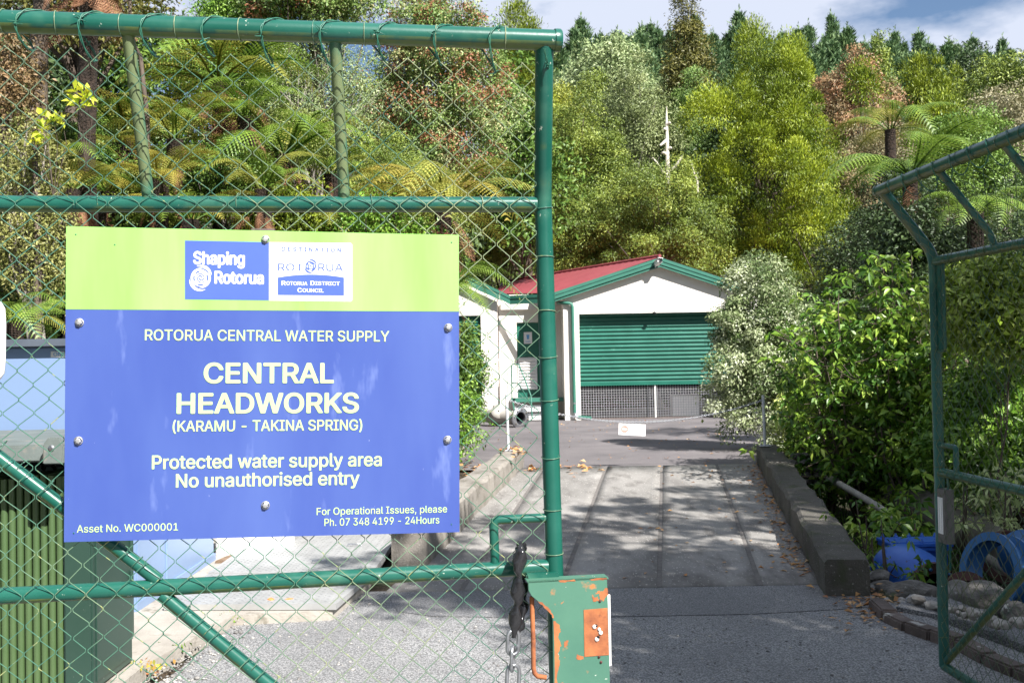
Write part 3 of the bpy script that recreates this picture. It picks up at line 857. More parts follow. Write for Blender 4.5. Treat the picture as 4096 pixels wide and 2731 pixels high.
# magnetic lock of the right gate
def box_uv(g, name, u0, u1, z0, z1, o0, o1, m, par, bev=0.002):
    mb = MB(); c = g.v((u0 + u1) / 2, (z0 + z1) / 2, (o0 + o1) / 2)
    M = Matrix((g.e, g.n, Vector((0, 0, 1)))).transposed()
    mb.box(c, (abs(u1 - u0), abs(o1 - o0), abs(z1 - z0)), M)
    return mb.build(name, m, par, bevel=bev)
mm = box_uv(GR, 'magnetic_lock', 0.028, 0.115, 0.74, 1.03, -0.02, 0.03, MT['plastic_grey'], gr)
for (a, b) in ((0.038, 0.050), (0.056, 0.074), (0.080, 0.090)):
    box_uv(GR, 'white_strip', a, b, 0.79, 0.985, 0.030, 0.0325, MT['white'], mm, 0)
box_uv(GR, 'stiffener_plate', 0.026, 0.07, 1.78, 2.24, -0.01, 0.0, MT['paint_dark'], gr)
MB().tube([GR.v(0.105, 2.25), GR.v(0.105, 1.785), GR.v(0.095, 1.772), GR.v(0.0, 1.77)], 0.008, 8).build('handle_rod', MT['paint_dark'], gr)
MB().tube([GR.v(0.09, 1.09), GR.v(0.095, 0.9), GR.v(0.095, 0.6), GR.v(0.07, 0.585)], 0.006, 8).build('drop_rod', MT['paint_dark'], gr)
MB().tube([GR.v(0.06, 0.74, 0.01), GR.v(0.055, 0.68, 0.02), GR.v(0.045, 0.62, 0.02), GR.v(0.06, 0.59, 0.01)], 0.008, 8).build('cable', MT['hose'], gr)

# ------------------------------------------------------------------ sign
OFF = 0.047
class Plane:
    def __init__(s, A, B, C):
        s.A = A; s.x = (B - A).normalized(); s.n = (B - A).cross(C - A).normalized()
        if s.n.y > 0: s.n = -s.n
        s.y = s.n.cross(s.x).normalized()
        if s.y.z < 0: s.y = -s.y
    def at(s, px, py, off=0.0):
        v = CM @ Vector(((px - 2048) / F, (1365.5 - py) / F, -1.0)); c = Vector((0, 0, EYE))
        o = s.A + s.n * off
        return c + v * ((o - c).dot(s.n) / v.dot(s.n))
    def uv(s, px, py):
        p = s.at(px, py) - s.A
        return p.dot(s.x), p.dot(s.y)
    def w(s, u, v, off): return s.A + s.x * u + s.y * v + s.n * off
SL = gpix(GL, 265, 905, OFF); SRr = gpix(GL, 1835, 940, OFF); SB = gpix(GL, 256, 2167, OFF)
SP = Plane(SL, SRr, SB)
sg = thing('information_sign', 'large lime and blue water supply information sign bolted to the front gate', 'sign', SP.at(1048, 2145))

def load_font():
    try:
        p = os.path.join(bpy.utils.resource_path('LOCAL'), 'datafiles', 'fonts', 'Inter.woff2')   # ships with Blender
        if os.path.exists(p): return bpy.data.fonts.load(p)
    except Exception: pass
    return None
FONT = load_font()
from mathutils.geometry import delaunay_2d_cdt
def text_raw(txt, bold=0.0, space=1.0):
    """outline of the words filled by constrained triangulation with the non-zero rule"""
    V = []; Fs = []; x = 0.0
    c = bpy.data.curves.new('lettering', 'FONT'); c.body = txt; c.size = 1.0; c.space_character = space
    if FONT: c.font = FONT
    c.resolution_u = 4; c.fill_mode = 'NONE'; c.dimensions = '2D' if hasattr(c, 'dimensions') else c.dimensions
    o = bpy.data.objects.new('lettering', c); COL.objects.link(o)
    dg = bpy.context.evaluated_depsgraph_get(); dg.update()
    me = bpy.data.meshes.new_from_object(o.evaluated_get(dg))
    bpy.data.objects.remove(o); bpy.data.curves.remove(c)
    co = np.array([v.co[:2] for v in me.vertices]); ed = [tuple(e.vertices) for e in me.edges]; bpy.data.meshes.remove(me)
    # rebuild the closed outlines in drawing order
    nxt = {}
    for a, b in ed: nxt.setdefault(a, []).append(b); nxt.setdefault(b, []).append(a)
    seen = set(); loops = []
    for st in range(len(co)):
        if st in seen or st not in nxt: continue
        lp_ = [st]; seen.add(st); cur = st
        cand = [q for q in nxt[st] if q == st + 1] or nxt[st]
        cur = cand[0]
        while cur not in seen:
            lp_.append(cur); seen.add(cur)
            nb = [q for q in nxt[cur] if q not in seen]
            if not nb: break
            cur = nb[0]
        if len(lp_) > 2: loops.append(lp_)
    # group outlines into glyphs by overlapping x range
    info = sorted([(co[l][:, 0].min(), co[l][:, 0].max(), l) for l in loops], key=lambda t: t[0])
    groups = []
    for a, b, l in info:
        if groups and a < groups[-1][1] - 1e-4: groups[-1][1] = max(groups[-1][1], b); groups[-1][2].append(l)
        else: groups.append([a, b, [l]])
    for _, _, ls in groups:
        pts = []; es = []; S = []; 
        for l in ls:
            n0 = len(pts); p = co[l]; pts += [Vector((float(q[0]), float(q[1]))) for q in p]; m = len(l)
            es += [(n0 + k, n0 + (k + 1) % m) for k in range(m)]
            S.append(np.concatenate([p, np.roll(p, -1, axis=0)], 1))
        S = np.concatenate(S)
        vo, eo, fo, *_r = delaunay_2d_cdt(pts, es, [], 0, 1e-6)
        vo = np.array([v[:] for v in vo]); base = len(V)
        V += [(v[0], v[1], 0.0) for v in vo]
        for f in fo:
            cx, cy = vo[list(f)].mean(axis=0)
            up = (S[:, 1] <= cy) & (S[:, 3] > cy); dn = (S[:, 1] > cy) & (S[:, 3] <= cy)
            with np.errstate(divide='ignore', invalid='ignore'):
                xi = S[:, 0] + (cy - S[:, 1]) / (S[:, 3] - S[:, 1]) * (S[:, 2] - S[:, 0])
            w = int((up & (xi > cx)).sum()) - int((dn & (xi > cx)).sum())
            if w != 0: Fs.append([base + i for i in f])
    co3 = np.array(V); V2 = [co3]; F2 = list(Fs)
    if bold > 0:      # heavier strokes: shifted copies, each a hair above the last
        for k in range(8):
            a = 2 * math.pi * k / 8
            V2.append(co3 + np.array([bold * 1.15 * math.cos(a), bold * 0.8 * math.sin(a), 0.00003 * (k + 1)]))
            F2 += [[i + len(co3) * (k + 1) for i in f] for f in Fs]
    m2 = bpy.data.meshes.new('lettering'); m2.from_pydata(np.concatenate(V2).tolist(), [], F2)
    return m2
capm = text_raw('H'); CAPH = max(v.co.y for v in capm.vertices)
def lettering(pl, txt, xl, xr, top, base, m, parent, off=0.0014, bold=0.0, space=1.0, name='lettering', smallcaps=False, arc=0.0, skew=0.0):
    me = text_raw(txt, bold, space)
    xs_ = [v.co.x for v in me.vertices]; x0, x1 = min(xs_), max(xs_)
    yc = (top + base) / 2
    uL, _ = pl.uv(xl, yc); uR, _ = pl.uv(xr, yc)
    xm = (xl + xr) / 2
    _, vB = pl.uv(xm, base); _, vT = pl.uv(xm, top)
    sx = (uR - uL) / (x1 - x0); sy = (vT - vB) / CAPH
    for v in me.vertices:
        x, y = v.co.x, v.co.y
        fx = (x - x0) / (x1 - x0)
        u = uL + (x - x0) * sx
        w = vB + y * sy - arc * (2 * fx - 1) ** 2 + skew * (fx - 0.5)
        v.co = pl.w(u, w, off + v.co.z)
    me.materials.clear(); me.materials.append(m)
    return link(name, me, parent)

def panel(pl, name, corners, o0, o1, m, parent, rnd_=0):
    mb = MB(); pts = [pl.at(x, y, o1) for x, y in corners]
    mb.prism(pts[::-1], -pl.n * (o1 - o0))
    return mb.build(name, m, parent)
MT['lime'] = mat('lime sign film', (0.26, 0.58, 0.12), (0.34, 0.63, 0.19), scale=1.6, rough=0.32, spec=0.5, stretch=(3, 3, 0.5),
                 extra=[((0.38, 0.58, 0.08), 3, 0.66, 0.85), ((0.25, 0.4, 0.05), 60, 0.74, 0.78)])
MT['signblue'] = mat('faded blue sign film', (0.05, 0.085, 0.32), (0.065, 0.11, 0.35), scale=1.2, rough=0.30, spec=0.5, stretch=(2, 2, 0.6),
                     extra=[((0.085, 0.135, 0.38), 1.4, 0.46, 0.85), ((0.5, 0.55, 0.75), 34, 0.745, 0.77), ((0.18, 0.24, 0.50), 6, 0.64, 0.85)])
MT['letter'] = mat('pale lime lettering', (0.55, 0.78, 0.30), (0.58, 0.8, 0.35), scale=3, rough=0.35)
MT['logowhite'] = mat('white print', (0.82, 0.82, 0.82), (0.80, 0.80, 0.80), scale=3, rough=0.35)
MT['logoblue'] = mat('blue print on logo', (0.07, 0.12, 0.42), (0.08, 0.14, 0.45), scale=3, rough=0.35)
MT['palegreen'] = mat('pale green print', (0.5, 0.75, 0.45), None, scale=3, rough=0.4)
CORN = [(265, 905), (1835, 940), (1838, 2127), (256, 2167)]
panel(SP, 'backing_sheet', CORN, -0.003, 0.0, MT['signblue'], sg)
panel(SP, 'lime_panel', [(265, 905), (1835, 940), (1835.5, 1246), (263, 1237)], 0.0, 0.0008, MT['lime'], sg)
lgo = panel(SP, 'logo_blue', [(740, 962), (1076, 969), (1076, 1201), (740, 1197)], 0.0008, 0.0014, MT['logoblue'], sg)
lgw = panel(SP, 'logo_white', [(1076, 969), (1403, 972), (1409, 978), (1409, 1200), (1403, 1206), (1076, 1202)], 0.0008, 0.0014, MT['logowhite'], sg)
LT = MT['letter']
lettering(SP, 'ROTORUA CENTRAL WATER SUPPLY', 580, 1557, 1321, 1363, LT, sg, bold=0.006)
lettering(SP, 'CENTRAL', 815, 1336, 1453, 1530, LT, sg, bold=0.019)
lettering(SP, 'HEADWORKS', 707, 1436, 1573, 1650, LT, sg, bold=0.019)
lettering(SP, '(KARAMU - TAKINA SPRING)', 691, 1449, 1680, 1722, LT, sg, bold=0.009)
lettering(SP, 'Protected water supply area', 608, 1527, 1816, 1868, LT, sg, bold=0.013)
lettering(SP, 'No unauthorised entry', 704, 1438, 1890, 1942, LT, sg, bold=0.013)
lettering(SP, 'For Operational Issues, please', 1267, 1788, 2025, 2053, LT, sg, bold=0.0)
lettering(SP, 'Ph. 07 348 4199 - 24Hours', 1298, 1757, 2068, 2097, LT, sg, bold=0.0)
lettering(SP, 'Asset No. WC000001', 308, 712, 2095, 2124, LT, sg, bold=0.0)
W_, B_ = MT['logowhite'], MT['logoblue']
lettering(SP, 'Shaping', 773, 980, 1009, 1057, W_, sg, off=0.0018, bold=0.03)
lettering(SP, 'Rotorua', 858, 1056, 1087, 1134, W_, sg, off=0.0018, bold=0.03)
lettering(SP, 'DESTINATION', 1127, 1364, 991, 1006, B_, sg, off=0.0018, bold=0.02, space=1.5)
lettering(SP, 'ROT', 1112, 1213, 1055, 1083, B_, sg, off=0.0018, bold=0.002, skew=0.0)
lettering(SP, 'RUA', 1273, 1372, 1055, 1084, B_, sg, off=0.0018, bold=0.002, skew=0.0)
# arched blue block
top = [(1111 + 265 * k / 12, 1110 - 12 * (1 - (2 * k / 12 - 1) ** 2)) for k in range(13)]
panel(SP, 'logo_block', [(x, y) for x, y in top] + [(1376, 1182), (1111, 1180)], 0.0014, 0.0019, B_, sg)
def smallcaps(txt, xl, xr, top, base, parent):
    words = txt.split(' ')
    tot = sum(1.25 + 0.95 * (len(w) - 1) for w in words) + 0.6 * (len(words) - 1)
    x = xl; un = (xr - xl) / tot
    for w in words:
        lettering(SP, w[0], x, x + 1.12 * un, top, base, W_, parent, off=0.0023, bold=0.019)
        x += 1.25 * un
        n = len(w) - 1
        lettering(SP, w[1:].upper(), x, x + 0.92 * n * un, top + (base - top) * 0.16, base, W_, parent, off=0.0023, bold=0.019)
        x += 0.95 * n * un + 0.6 * un
smallcaps('Rotorua District', 1126, 1363, 1124, 1141, sg)
smallcaps('Council', 1190, 1298, 1152, 1169, sg)
mb = MB()
pts = [(1140 + 220 * k / 14, 1019 + 13 * (k / 14) - 4 * math.sin(math.pi * 2 * k / 14) - 1.3) for k in range(15)]
up = [SP.at(x, y, 0.0018) for x, y in pts]; dn = [SP.at(x, y + 2.2 * math.sin(math.pi * k / 14) + 0.3, 0.0018) for k, (x, y) in enumerate(pts)]
mb.add(up + dn, [[k, k + 1, 15 + k + 1, 15 + k] for k in range(14)])
mb.build('swoosh', MT['palegreen'], sg)
def ringseg(mb, cx, cy, r0, r1, a0, a1, off, taper=False, n=22):
    A = []; Bq = []
    for k in range(n + 1):
        t = k / n; a = math.radians(a0 + (a1 - a0) * t)
        f = math.sin(math.pi * t) if taper else 1
        rm = (r0 + r1) / 2; h = (r1 - r0) / 2 * f
        A.append(SP.at(cx + (rm + h) * math.cos(a), cy - (rm + h) * math.sin(a), off)); Bq.append(SP.at(cx + (rm - h) * math.cos(a), cy - (rm - h) * math.sin(a), off))
    mb.add(A + Bq, [[k, k + 1, n + 2 + k, n + 1 + k] for k in range(n)])
def spiral(cx, cy, r, fg, bgc, off):
    mb = MB()
    mb.add([SP.at(cx + r * 0.90 * math.cos(a), cy + r * 0.90 * math.sin(a), off) for a in [2 * math.pi * k / 32 for k in range(32)]], [list(range(32))])
    ringseg(mb, cx - 0.04 * r, cy - 0.06 * r, 0.90 * r, 1.14 * r, 10, 110, off + 0.0001, True)
    ringseg(mb, cx + 0.02 * r, cy + 0.06 * r, 0.90 * r, 1.14 * r, 180, 295, off + 0.0001, True)
    o = mb.build('spiral_emblem', fg, sg)
    mb = MB(); of = off + 0.0004
    ringseg(mb, cx, cy, 0.765 * r, 0.875 * r, 20, 100, of, True)
    ringseg(mb, cx, cy, 0.765 * r, 0.875 * r, 215, 290, of, True)
    ringseg(mb, cx, cy, 0.54 * r, 0.67 * r, 160, 205, of); ringseg(mb, cx, cy, 0.54 * r, 0.67 * r, 100, 135, of)
    ringseg(mb, cx, cy, 0.54 * r, 0.67 * r, -20, 30, of); ringseg(mb, cx, cy, 0.54 * r, 0.67 * r, 245, 290, of)
    for s0 in (0, 180):      # two arm spiral in the middle
        n = 26; A = []; Bq = []
        for k in range(n + 1):
            t = k / n; a = math.radians(s0 + 330 * t); q = r * (0.10 + 0.34 * t); h = r * 0.055 * (1 - 0.4 * t)
            A.append(SP.at(cx + (q + h) * math.cos(a), cy - (q + h) * math.sin(a), of)); Bq.append(SP.at(cx + (q - h) * math.cos(a), cy - (q - h) * math.sin(a), of))
        mb.add(A + Bq, [[k, k + 1, n + 2 + k, n + 1 + k] for k in range(n)])
    mb.build('spiral_cut', bgc, o)
spiral(803, 1112, 45, W_, B_, 0.0018)
spiral(1243, 1065, 24, B_, W_, 0.0018)
for (x, y) in ((318, 1290), (1793, 1310), (314, 1762), (1790, 1758), (1062, 958), (1062, 2020)):
    c = SP.at(x, y, 0.001)
    mb = MB(); mb.lathe([(0.0125, 0), (0.0125, 0.002), (0.010, 0.003)], c, SP.n, 20)
    mb.lathe([(0.0085, 0.003), (0.0085, 0.009), (0.006, 0.0105), (0.0003, 0.0108)], c, SP.n, 6, smooth=False)
    mb.build('bolt', MT['bolt'], sg)
for (x, y) in ((303, 938), (1806, 970), (295, 2131), (1806, 2096), (459, 979)):
    mb = MB(); mb.lathe([(0.0022, 0), (0.002, 0.0006), (0.0001, 0.0007)], SP.at(x, y, 0.001), SP.n, 8); mb.build('drill_hole', MT['door_green'], sg)
mb = MB(); mb.prism([SP.at(x, y, -0.004) for x, y in ((1003, 914), (1098, 915), (1098, 926), (1006, 926))], -SP.n * 0.03)
mb.build('mounting_block', MT['channel'], sg)

# white U shaped handle at the left edge
g_ = GL
mb = MB(); mb.tube([gpix(GL, x, y, 0.05) for x, y in ((-30, 1212), (-4, 1216), (8, 1235), (12, 1300), (10, 1440), (6, 1490), (-6, 1508), (-30, 1512))], 0.0085, 10)
tag(mb.build('bent_rod', MT['white']), 'white bent steel rod at the far left beside the blue sign', 'steel rod')

# chain hanging on the lower rail: black sleeved links, then bare steel
chn = thing('chain', 'heavy chain hanging over the gate rail, black sleeved links above bare steel links', 'chain', gpix(GL, 2075, 2230, 0.05))
def chainlink(c, ax, flat, L, Wd, r, name, m, par, sleeve=0.0):
    ax = ax.normalized(); flat = (flat - ax * flat.dot(ax)).normalized()
    pts = []; h = L / 2 - Wd / 2
    for k in range(10):
        a = math.pi * k / 9; pts.append(c + ax * (h + math.sin(a) * Wd / 2) + flat * math.cos(a) * Wd / 2)
    for k in range(10):
        a = math.pi + math.pi * k / 9; pts.append(c + ax * (-h + math.sin(a) * Wd / 2) + flat * math.cos(a) * Wd / 2)
    mb = MB(); mb.tube(pts, r, 8, closed=True)
    return mb.build(name, m, par)
# sleeved part: a lumpy plastic tube following the links
pth = [(2075, 2190, 0.058), (2080, 2213, 0.066), (2078, 2243, 0.07), (2074, 2275, 0.07), (2076, 2300, 0.068), (2070, 2330, 0.066), (2070, 2365, 0.064), (2074, 2398, 0.064), (2066, 2420, 0.064), (2059, 2455, 0.064), (2062, 2490, 0.064), (2058, 2520, 0.064), (2055, 2548, 0.064)]
rad = [0.010, 0.020, 0.022, 0.019, 0.011, 0.017, 0.0225, 0.018, 0.012, 0.0195, 0.020, 0.013, 0.008]
mb = MB()
fine = []; fr = []
for k in range(len(pth) - 1):
    for q in range(4):
        t = q / 4; tt = t * t * (3 - 2 * t)
        a, b = pth[k], pth[k + 1]
        fine.append(gpix(GL, a[0] + (b[0] - a[0]) * t, a[1] + (b[1] - a[1]) * t, a[2] + (b[2] - a[2]) * t)); fr.append(rad[k] + (rad[k + 1] - rad[k]) * tt)
fine.append(gpix(GL, *pth[-1])); fr.append(rad[-1])
# squash alternately so that it reads as twisted links under a sleeve
n0 = len(mb.v); mb.tube(fine, fr, 14)
vs = []
for idx in range(len(fine) * 14):
    ringi = idx // 14; v = Vector(mb.v[idx]); c = fine[ringi]; d = v - c
    ph = (ringi / len(fine)) * math.pi * 3.1
    ax = GL.e * math.cos(ph) + GL.n * math.sin(ph); d2 = d - ax * d.dot(ax) * 0.32
    mb.v[idx] = tuple(c + d2 + d * 0.08)
mb.build('sleeved_link', MT['rubber'], chn)
pth2 = [(2078, 2205, 0.045), (2085, 2180, 0.03), (2086, 2178, -0.01), (2088, 2200, -0.045), (2092, 2300, -0.04), (2098, 2345, -0.02), (2095, 2420, 0.02), (2085, 2490, 0.04), (2066, 2535, 0.058)]
mb = MB(); fine = [gpix(GL, *q) for q in pth2]
f2 = []; r2 = []
for k in range(len(fine) - 1):
    for q in range(6):
        f2.append(fine[k].lerp(fine[k + 1], q / 6)); r2.append(0.012 + 0.005 * math.sin((k * 6 + q) * 0.9))
mb.tube(f2, r2, 10); mb.build('sleeved_link', MT['rubber'], chn)
up_ = Vector((0.05, 0, 1))
for k, (x, y, fl, L_, w_) in enumerate([(2052, 2568, 0, 0.074, 0.036), (2050, 2633, 1, 0.072, 0.034), (2052, 2712, 0, 0.082, 0.040), (2060, 2790, 1, 0.074, 0.034)]):
    chainlink(gpix(GL, x, y, 0.064), up_, GL.e + GL.n * 0.25 if fl == 0 else GL.n + GL.e * 0.35, L_, w_, 0.0058, 'steel_link', MT['galv'], chn)
# ------------------------------------------------------------------ pump house
MT['postwhite2'] = mat('pale zinc wire', (0.42, 0.42, 0.44), (0.34, 0.34, 0.35), scale=9, rough=0.6)
MT['rockpale'] = mat('pale stone', (0.42, 0.39, 0.35), (0.25, 0.22, 0.19), scale=9, rough=0.9, bump=0.4)
bd = thing('pump_house', 'cream walled garage with green fascia, red roof and half raised roller door', 'building', (3.9, 26.5, 0.19))
D = 26.5; GZ = 0.17
def XZ(px, py, d=D):
    p = P(px, py, d); return p.x, p.z
def rect(name, x0, z0, x1, z1, y0, y1, m, par, bev=0.0):
    mb = MB(); mb.box(((x0 + x1) / 2, (y0 + y1) / 2, (z0 + z1) / 2), (abs(x1 - x0), abs(y1 - y0), abs(z1 - z0)))
    return mb.build(name, m, par, bevel=bev)
xc, _ = XZ(2256, 1400); xd0, zt = XZ(2316, 1256); xd1 = xd0 + 4.35
xpk, zpk = XZ(2640, 1036)
xr_ = 2 * xpk - xc + 0.25
xe, ze = XZ(2212, 1182)       # left eave tip
slope = (zpk - ze) / (xpk - xe)
def roofz(x): return zpk - abs(x - xpk) * slope
# front wall with a door opening
T = 0.22
mb = MB()
for sy in (0,):
    pl_ = [(xc, GZ - .1), (xd0, GZ - .1), (xd0, zt), (xd1, zt), (xd1, GZ - .1), (xr_, GZ - .1), (xr_, roofz(xr_) - 0.1), (xpk, zpk - 0.1), (xc, roofz(xc) - 0.1)]
quads = [[(xc, GZ - .1), (xd0, GZ - .1), (xd0, roofz(xd0) - .1), (xc, roofz(xc) - .1)],
         [(xd0, zt), (xpk, zt), (xpk, zpk - .1), (xd0, roofz(xd0) - .1)],
         [(xpk, zt), (xd1, zt), (xd1, roofz(xd1) - .1), (xpk, zpk - .1)],
         [(xd1, GZ - .1), (xr_, GZ - .1), (xr_, roofz(xr_) - .1), (xd1, roofz(xd1) - .1)]]
for q in quads: mb.prism([(x, D, z) for x, z in q][::-1], (0, T, 0))
mb.build('front_wall', MT['cream'], bd)
rect('side_wall', xc, GZ - .1, xc + T, roofz(xc) - 0.1, D + T, D + 7.5, MT['cream'], bd)
rect('side_wall', xr_ - T, GZ - .1, xr_, roofz(xr_) - 0.1, D + T, D + 7.5, MT['cream'], bd)
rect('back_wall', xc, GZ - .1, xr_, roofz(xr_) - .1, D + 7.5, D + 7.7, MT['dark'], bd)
rect('interior_floor', xc + T, GZ - 0.1, xr_ - T, GZ + 0.01, D + 0.02, D + 7.5, MT['conc'], bd)
# gable roof: left slope continues back to the left over the angled main building
ov = 0.14
def roof(name, pts, th=0.06, m=MT['red_roof']):
    mb = MB(); mb.prism(pts, (0, 0, th)); return mb.build(name, m, bd)
pkf = Vector((xpk, D - ov, zpk)); 
far = P(2008, 1128, 33.6)
e1 = Vector((xe, D - ov, ze + 0.0)); 
rfr = MB()
# corrugated strips along the slope
lp0, lp1 = P(2640, 1027, D - ov), P(2003, 1131, 33.5)      # ridge
ev0, ev1 = P(2215, 1172, D - ov), P(1985, 1176, 29.6)      # lower edge
n = 60; V = []; Fc = []
for k in range(n + 1):
    t = k / n; w = 0.012 if k % 2 else 0.0
    a = lp0.lerp(lp1, t); b = ev0.lerp(ev1, t)
    V += [(a.x, a.y, a.z + w), (b.x, b.y, b.z + w)]
for k in range(n): Fc.append([2 * k, 2 * k + 1, 2 * k + 3, 2 * k + 2])
rfr.add(V, Fc); rfr.build('roof', MT['red_roof'], bd)
mb = MB(); mb.add([lp0, lp1, Vector((xr_ + .5, D + 9, roofz(xr_ + .5) - .04)), Vector((xr_ + .5, D - ov, roofz(xr_ + .5) - .04))], [[0, 1, 2, 3]])
mb.build('roof', MT['red_roof'], bd)
mb = MB(); mb.tube([lp0 + Vector((0, 0, .02)), lp1 + Vector((0, 0, .02))], 0.05, 8); mb.build('ridge_cap', MT['red_roof'], bd)
# green barge boards and metal capping
def barge(name, A, Bp, h=0.26, cap=True):
    A = Vector(A); Bp = Vector(Bp)
    mb = MB(); mb.prism([A, Bp, Bp - Vector((0, 0, h)), A - Vector((0, 0, h))][::-1], (0, 0.05, 0))
    o = mb.build(name, MT['fascia'], bd)
    mb = MB(); mb.prism([A + Vector((0, -0.016, 0.015)), Bp + Vector((0, -0.016, 0.015)), Bp + Vector((0, -0.016, -0.07)), A + Vector((0, -0.016, -0.07))][::-1], (0, 0.012, 0))
    mb.build('capping', MT['fascia'], o)
    return o
yb = D - ov - 0.055
pk = P(2640, 1032, yb); lf = P(2215, 1172, yb); rt = P(2960, 1137, yb)
barge('barge_board', lf, pk, 0.235); barge('barge_board', pk, rt, 0.235)
# soffits
mb = MB(); mb.prism([lf - Vector((0, 0, .2)), pk - Vector((0, 0, .2)), pk + Vector((0, 0.2, -.2)), lf + Vector((0, .2, -.2))], (0, 0, 0.03)); mb.build('soffit', MT['cream'], bd)
mb = MB(); mb.prism([pk - Vector((0, 0, .2)), rt - Vector((0, 0, .2)), rt + Vector((0, 0.2, -.2)), pk + Vector((0, .2, -.2))], (0, 0, 0.03)); mb.build('soffit', MT['cream'], bd)
# fascia across the recess and the wing's barge
r0 = P(2215, 1180, 27.2); r1 = P(2040, 1185, 27.2)
v1 = P(1990, 1160, 27.2); v2 = P(1700, 1025, 27.2)
barge('fascia', r1, lf + Vector((0, 0.06, -0.02)), 0.22); barge('barge_board', v1 + Vector((0.06, 0, -.03)), r1, 0.22); barge('barge_board', v2, v1 + Vector((0.05, 0, -.03)), 0.24)
# recess wall with the person door
DW = 27.7
xw0, _ = XZ(1990, 1400, DW); _, ztw = XZ(2100, 1178, DW)
xdo0, zdt = XZ(2066, 1290, DW); xdo1 = xdo0 + 0.88
_, zdb = XZ(2100, 1603, DW)
rect('door_wall', xw0, GZ - .1, xdo0, ztw, DW, DW + .2, MT['cream'], bd)
rect('door_wall', xdo1, GZ - .1, xc + 0.0, ztw, DW, DW + .2, MT['cream'], bd)
rect('door_wall', xdo0, zdt, xdo1, ztw, DW, DW + .2, MT['cream'], bd)
rect('door_wall', xdo0, GZ - .1, xdo1, zdb, DW, DW + .2, MT['cream'], bd)
a, b_ = XZ(2002, 1212, DW), XZ(2180, 1238, DW)
rect('lintel', a[0], b_[1], xc - 0.3, a[1], DW - 0.14, DW - 0.002, MT['cream'], bd, 0.01)
dr = rect('door', xdo0 + .01, zdb, xdo1 - .01, zdt - .01, DW + 0.09, DW + 0.13, MT['door_green'], bd)
for k in range(8):
    x = xdo0 + .08 + k * 0.1; rect('groove', x, zdb + .05, x + 0.012, zdt - .05, DW + 0.083, DW + 0.089, MT['door_green'], dr)
a, b_ = XZ(2095, 1328, DW), XZ(2126, 1374, DW)
ns = rect('notice', a[0], b_[1], b_[0] + .02, a[1], DW + 0.076, DW + 0.080, MT['white'], dr)
cx_ = (a[0] + b_[0]) / 2 + .01; h_ = a[1] - b_[1]
mb = MB(); mb.prism([(cx_ - .042, DW + .0735, a[1] - h_ * .22), (cx_ + .042, DW + .0735, a[1] - h_ * .22), (cx_ + .028, DW + .0735, a[1] - h_ * .62), (cx_ - .028, DW + .0735, a[1] - h_ * .62)][::-1], (0, .002, 0)); mb.build('glass_symbol', MT['cyanprint'], ns)
for k in range(2): rect('print_line', cx_ - .07, b_[1] + h_ * (.12 + .09 * k), cx_ + .07, b_[1] + h_ * (.15 + .09 * k), DW + .0735, DW + .0755, MT['cyanprint'], ns)
a, b_ = XZ(2071, 1430, DW), XZ(2150, 1557, DW)
lv = rect('louvre_vent', a[0], b_[1], b_[0], a[1], DW + 0.02, DW + 0.08, MT['white'], dr)
k = 0; z = b_[1] + 0.05
while z < a[1] - .06:
    mb = MB(); mb.box(((a[0] + b_[0]) / 2, DW + 0.005, z), (b_[0] - a[0] - .1, 0.05, 0.035), Matrix.Rotation(R(-35), 3, 'X')); mb.build('slat', MT['paper'], lv); z += 0.085
# wing wall to the left
WY = 27.45
a, _ = XZ(1925, 1400, WY); b_, _ = XZ(1992, 1400, WY)
_, z0 = XZ(1925, 1165, WY); _, z1 = XZ(1992, 1190, WY)
mb = MB(); mb.prism([(a, WY, GZ - .1), (b_, WY, GZ - .1), (b_, WY, z1), (a, WY, z0)][::-1], (0, .2, 0)); mb.build('wing_wall', MT['cream'], bd)
_, zd = XZ(1880, 1262, WY); xl, _ = XZ(1640, 1200, WY); _, zz = XZ(1640, 1020, WY)
mb = MB(); mb.prism([(xl, WY, zd), (a, WY, zd), (a, WY, z0), (xl, WY, zz)][::-1], (0, .2, 0)); mb.build('wing_wall', MT['cream'], bd)
rect('wing_wall', xl, GZ - .1, xl + .5, zd, WY, WY + .2, MT['cream'], bd)
mb = MB()
def corr(x0, x1, z0, z1, y, pitch=0.078, amp=0.016, m=None, name='roller_door', par=None, frames=True):
    n = int((z1 - z0) / pitch * 8); V = []; Fc = []
    for k in range(n + 1):
        z = z0 + (z1 - z0) * k / n; yy = y + amp * math.sin(2 * math.pi * (z - z0) / pitch)
        V += [(x0, yy, z), (x1, yy, z)]
    for k in range(n): Fc.append((2 * k, 2 * k + 1, 2 * k + 3, 2 * k + 2))
    me = mesh_np(name, V, Fc, smooth=True); me.materials.append(m)
    return link(name, me, par)
corr(xl + .5, a, GZ, zd, WY + .12, m=MT['roller'], par=bd)
rect('wing_return', b_ - .02, GZ - .1, b_, z1, WY + .2, DW, MT['cream'], bd)
rect('pilaster', b_ + 0.0, GZ - .1, b_ + .03, ztw, DW - .03, DW - .002, MT['channel'], bd)
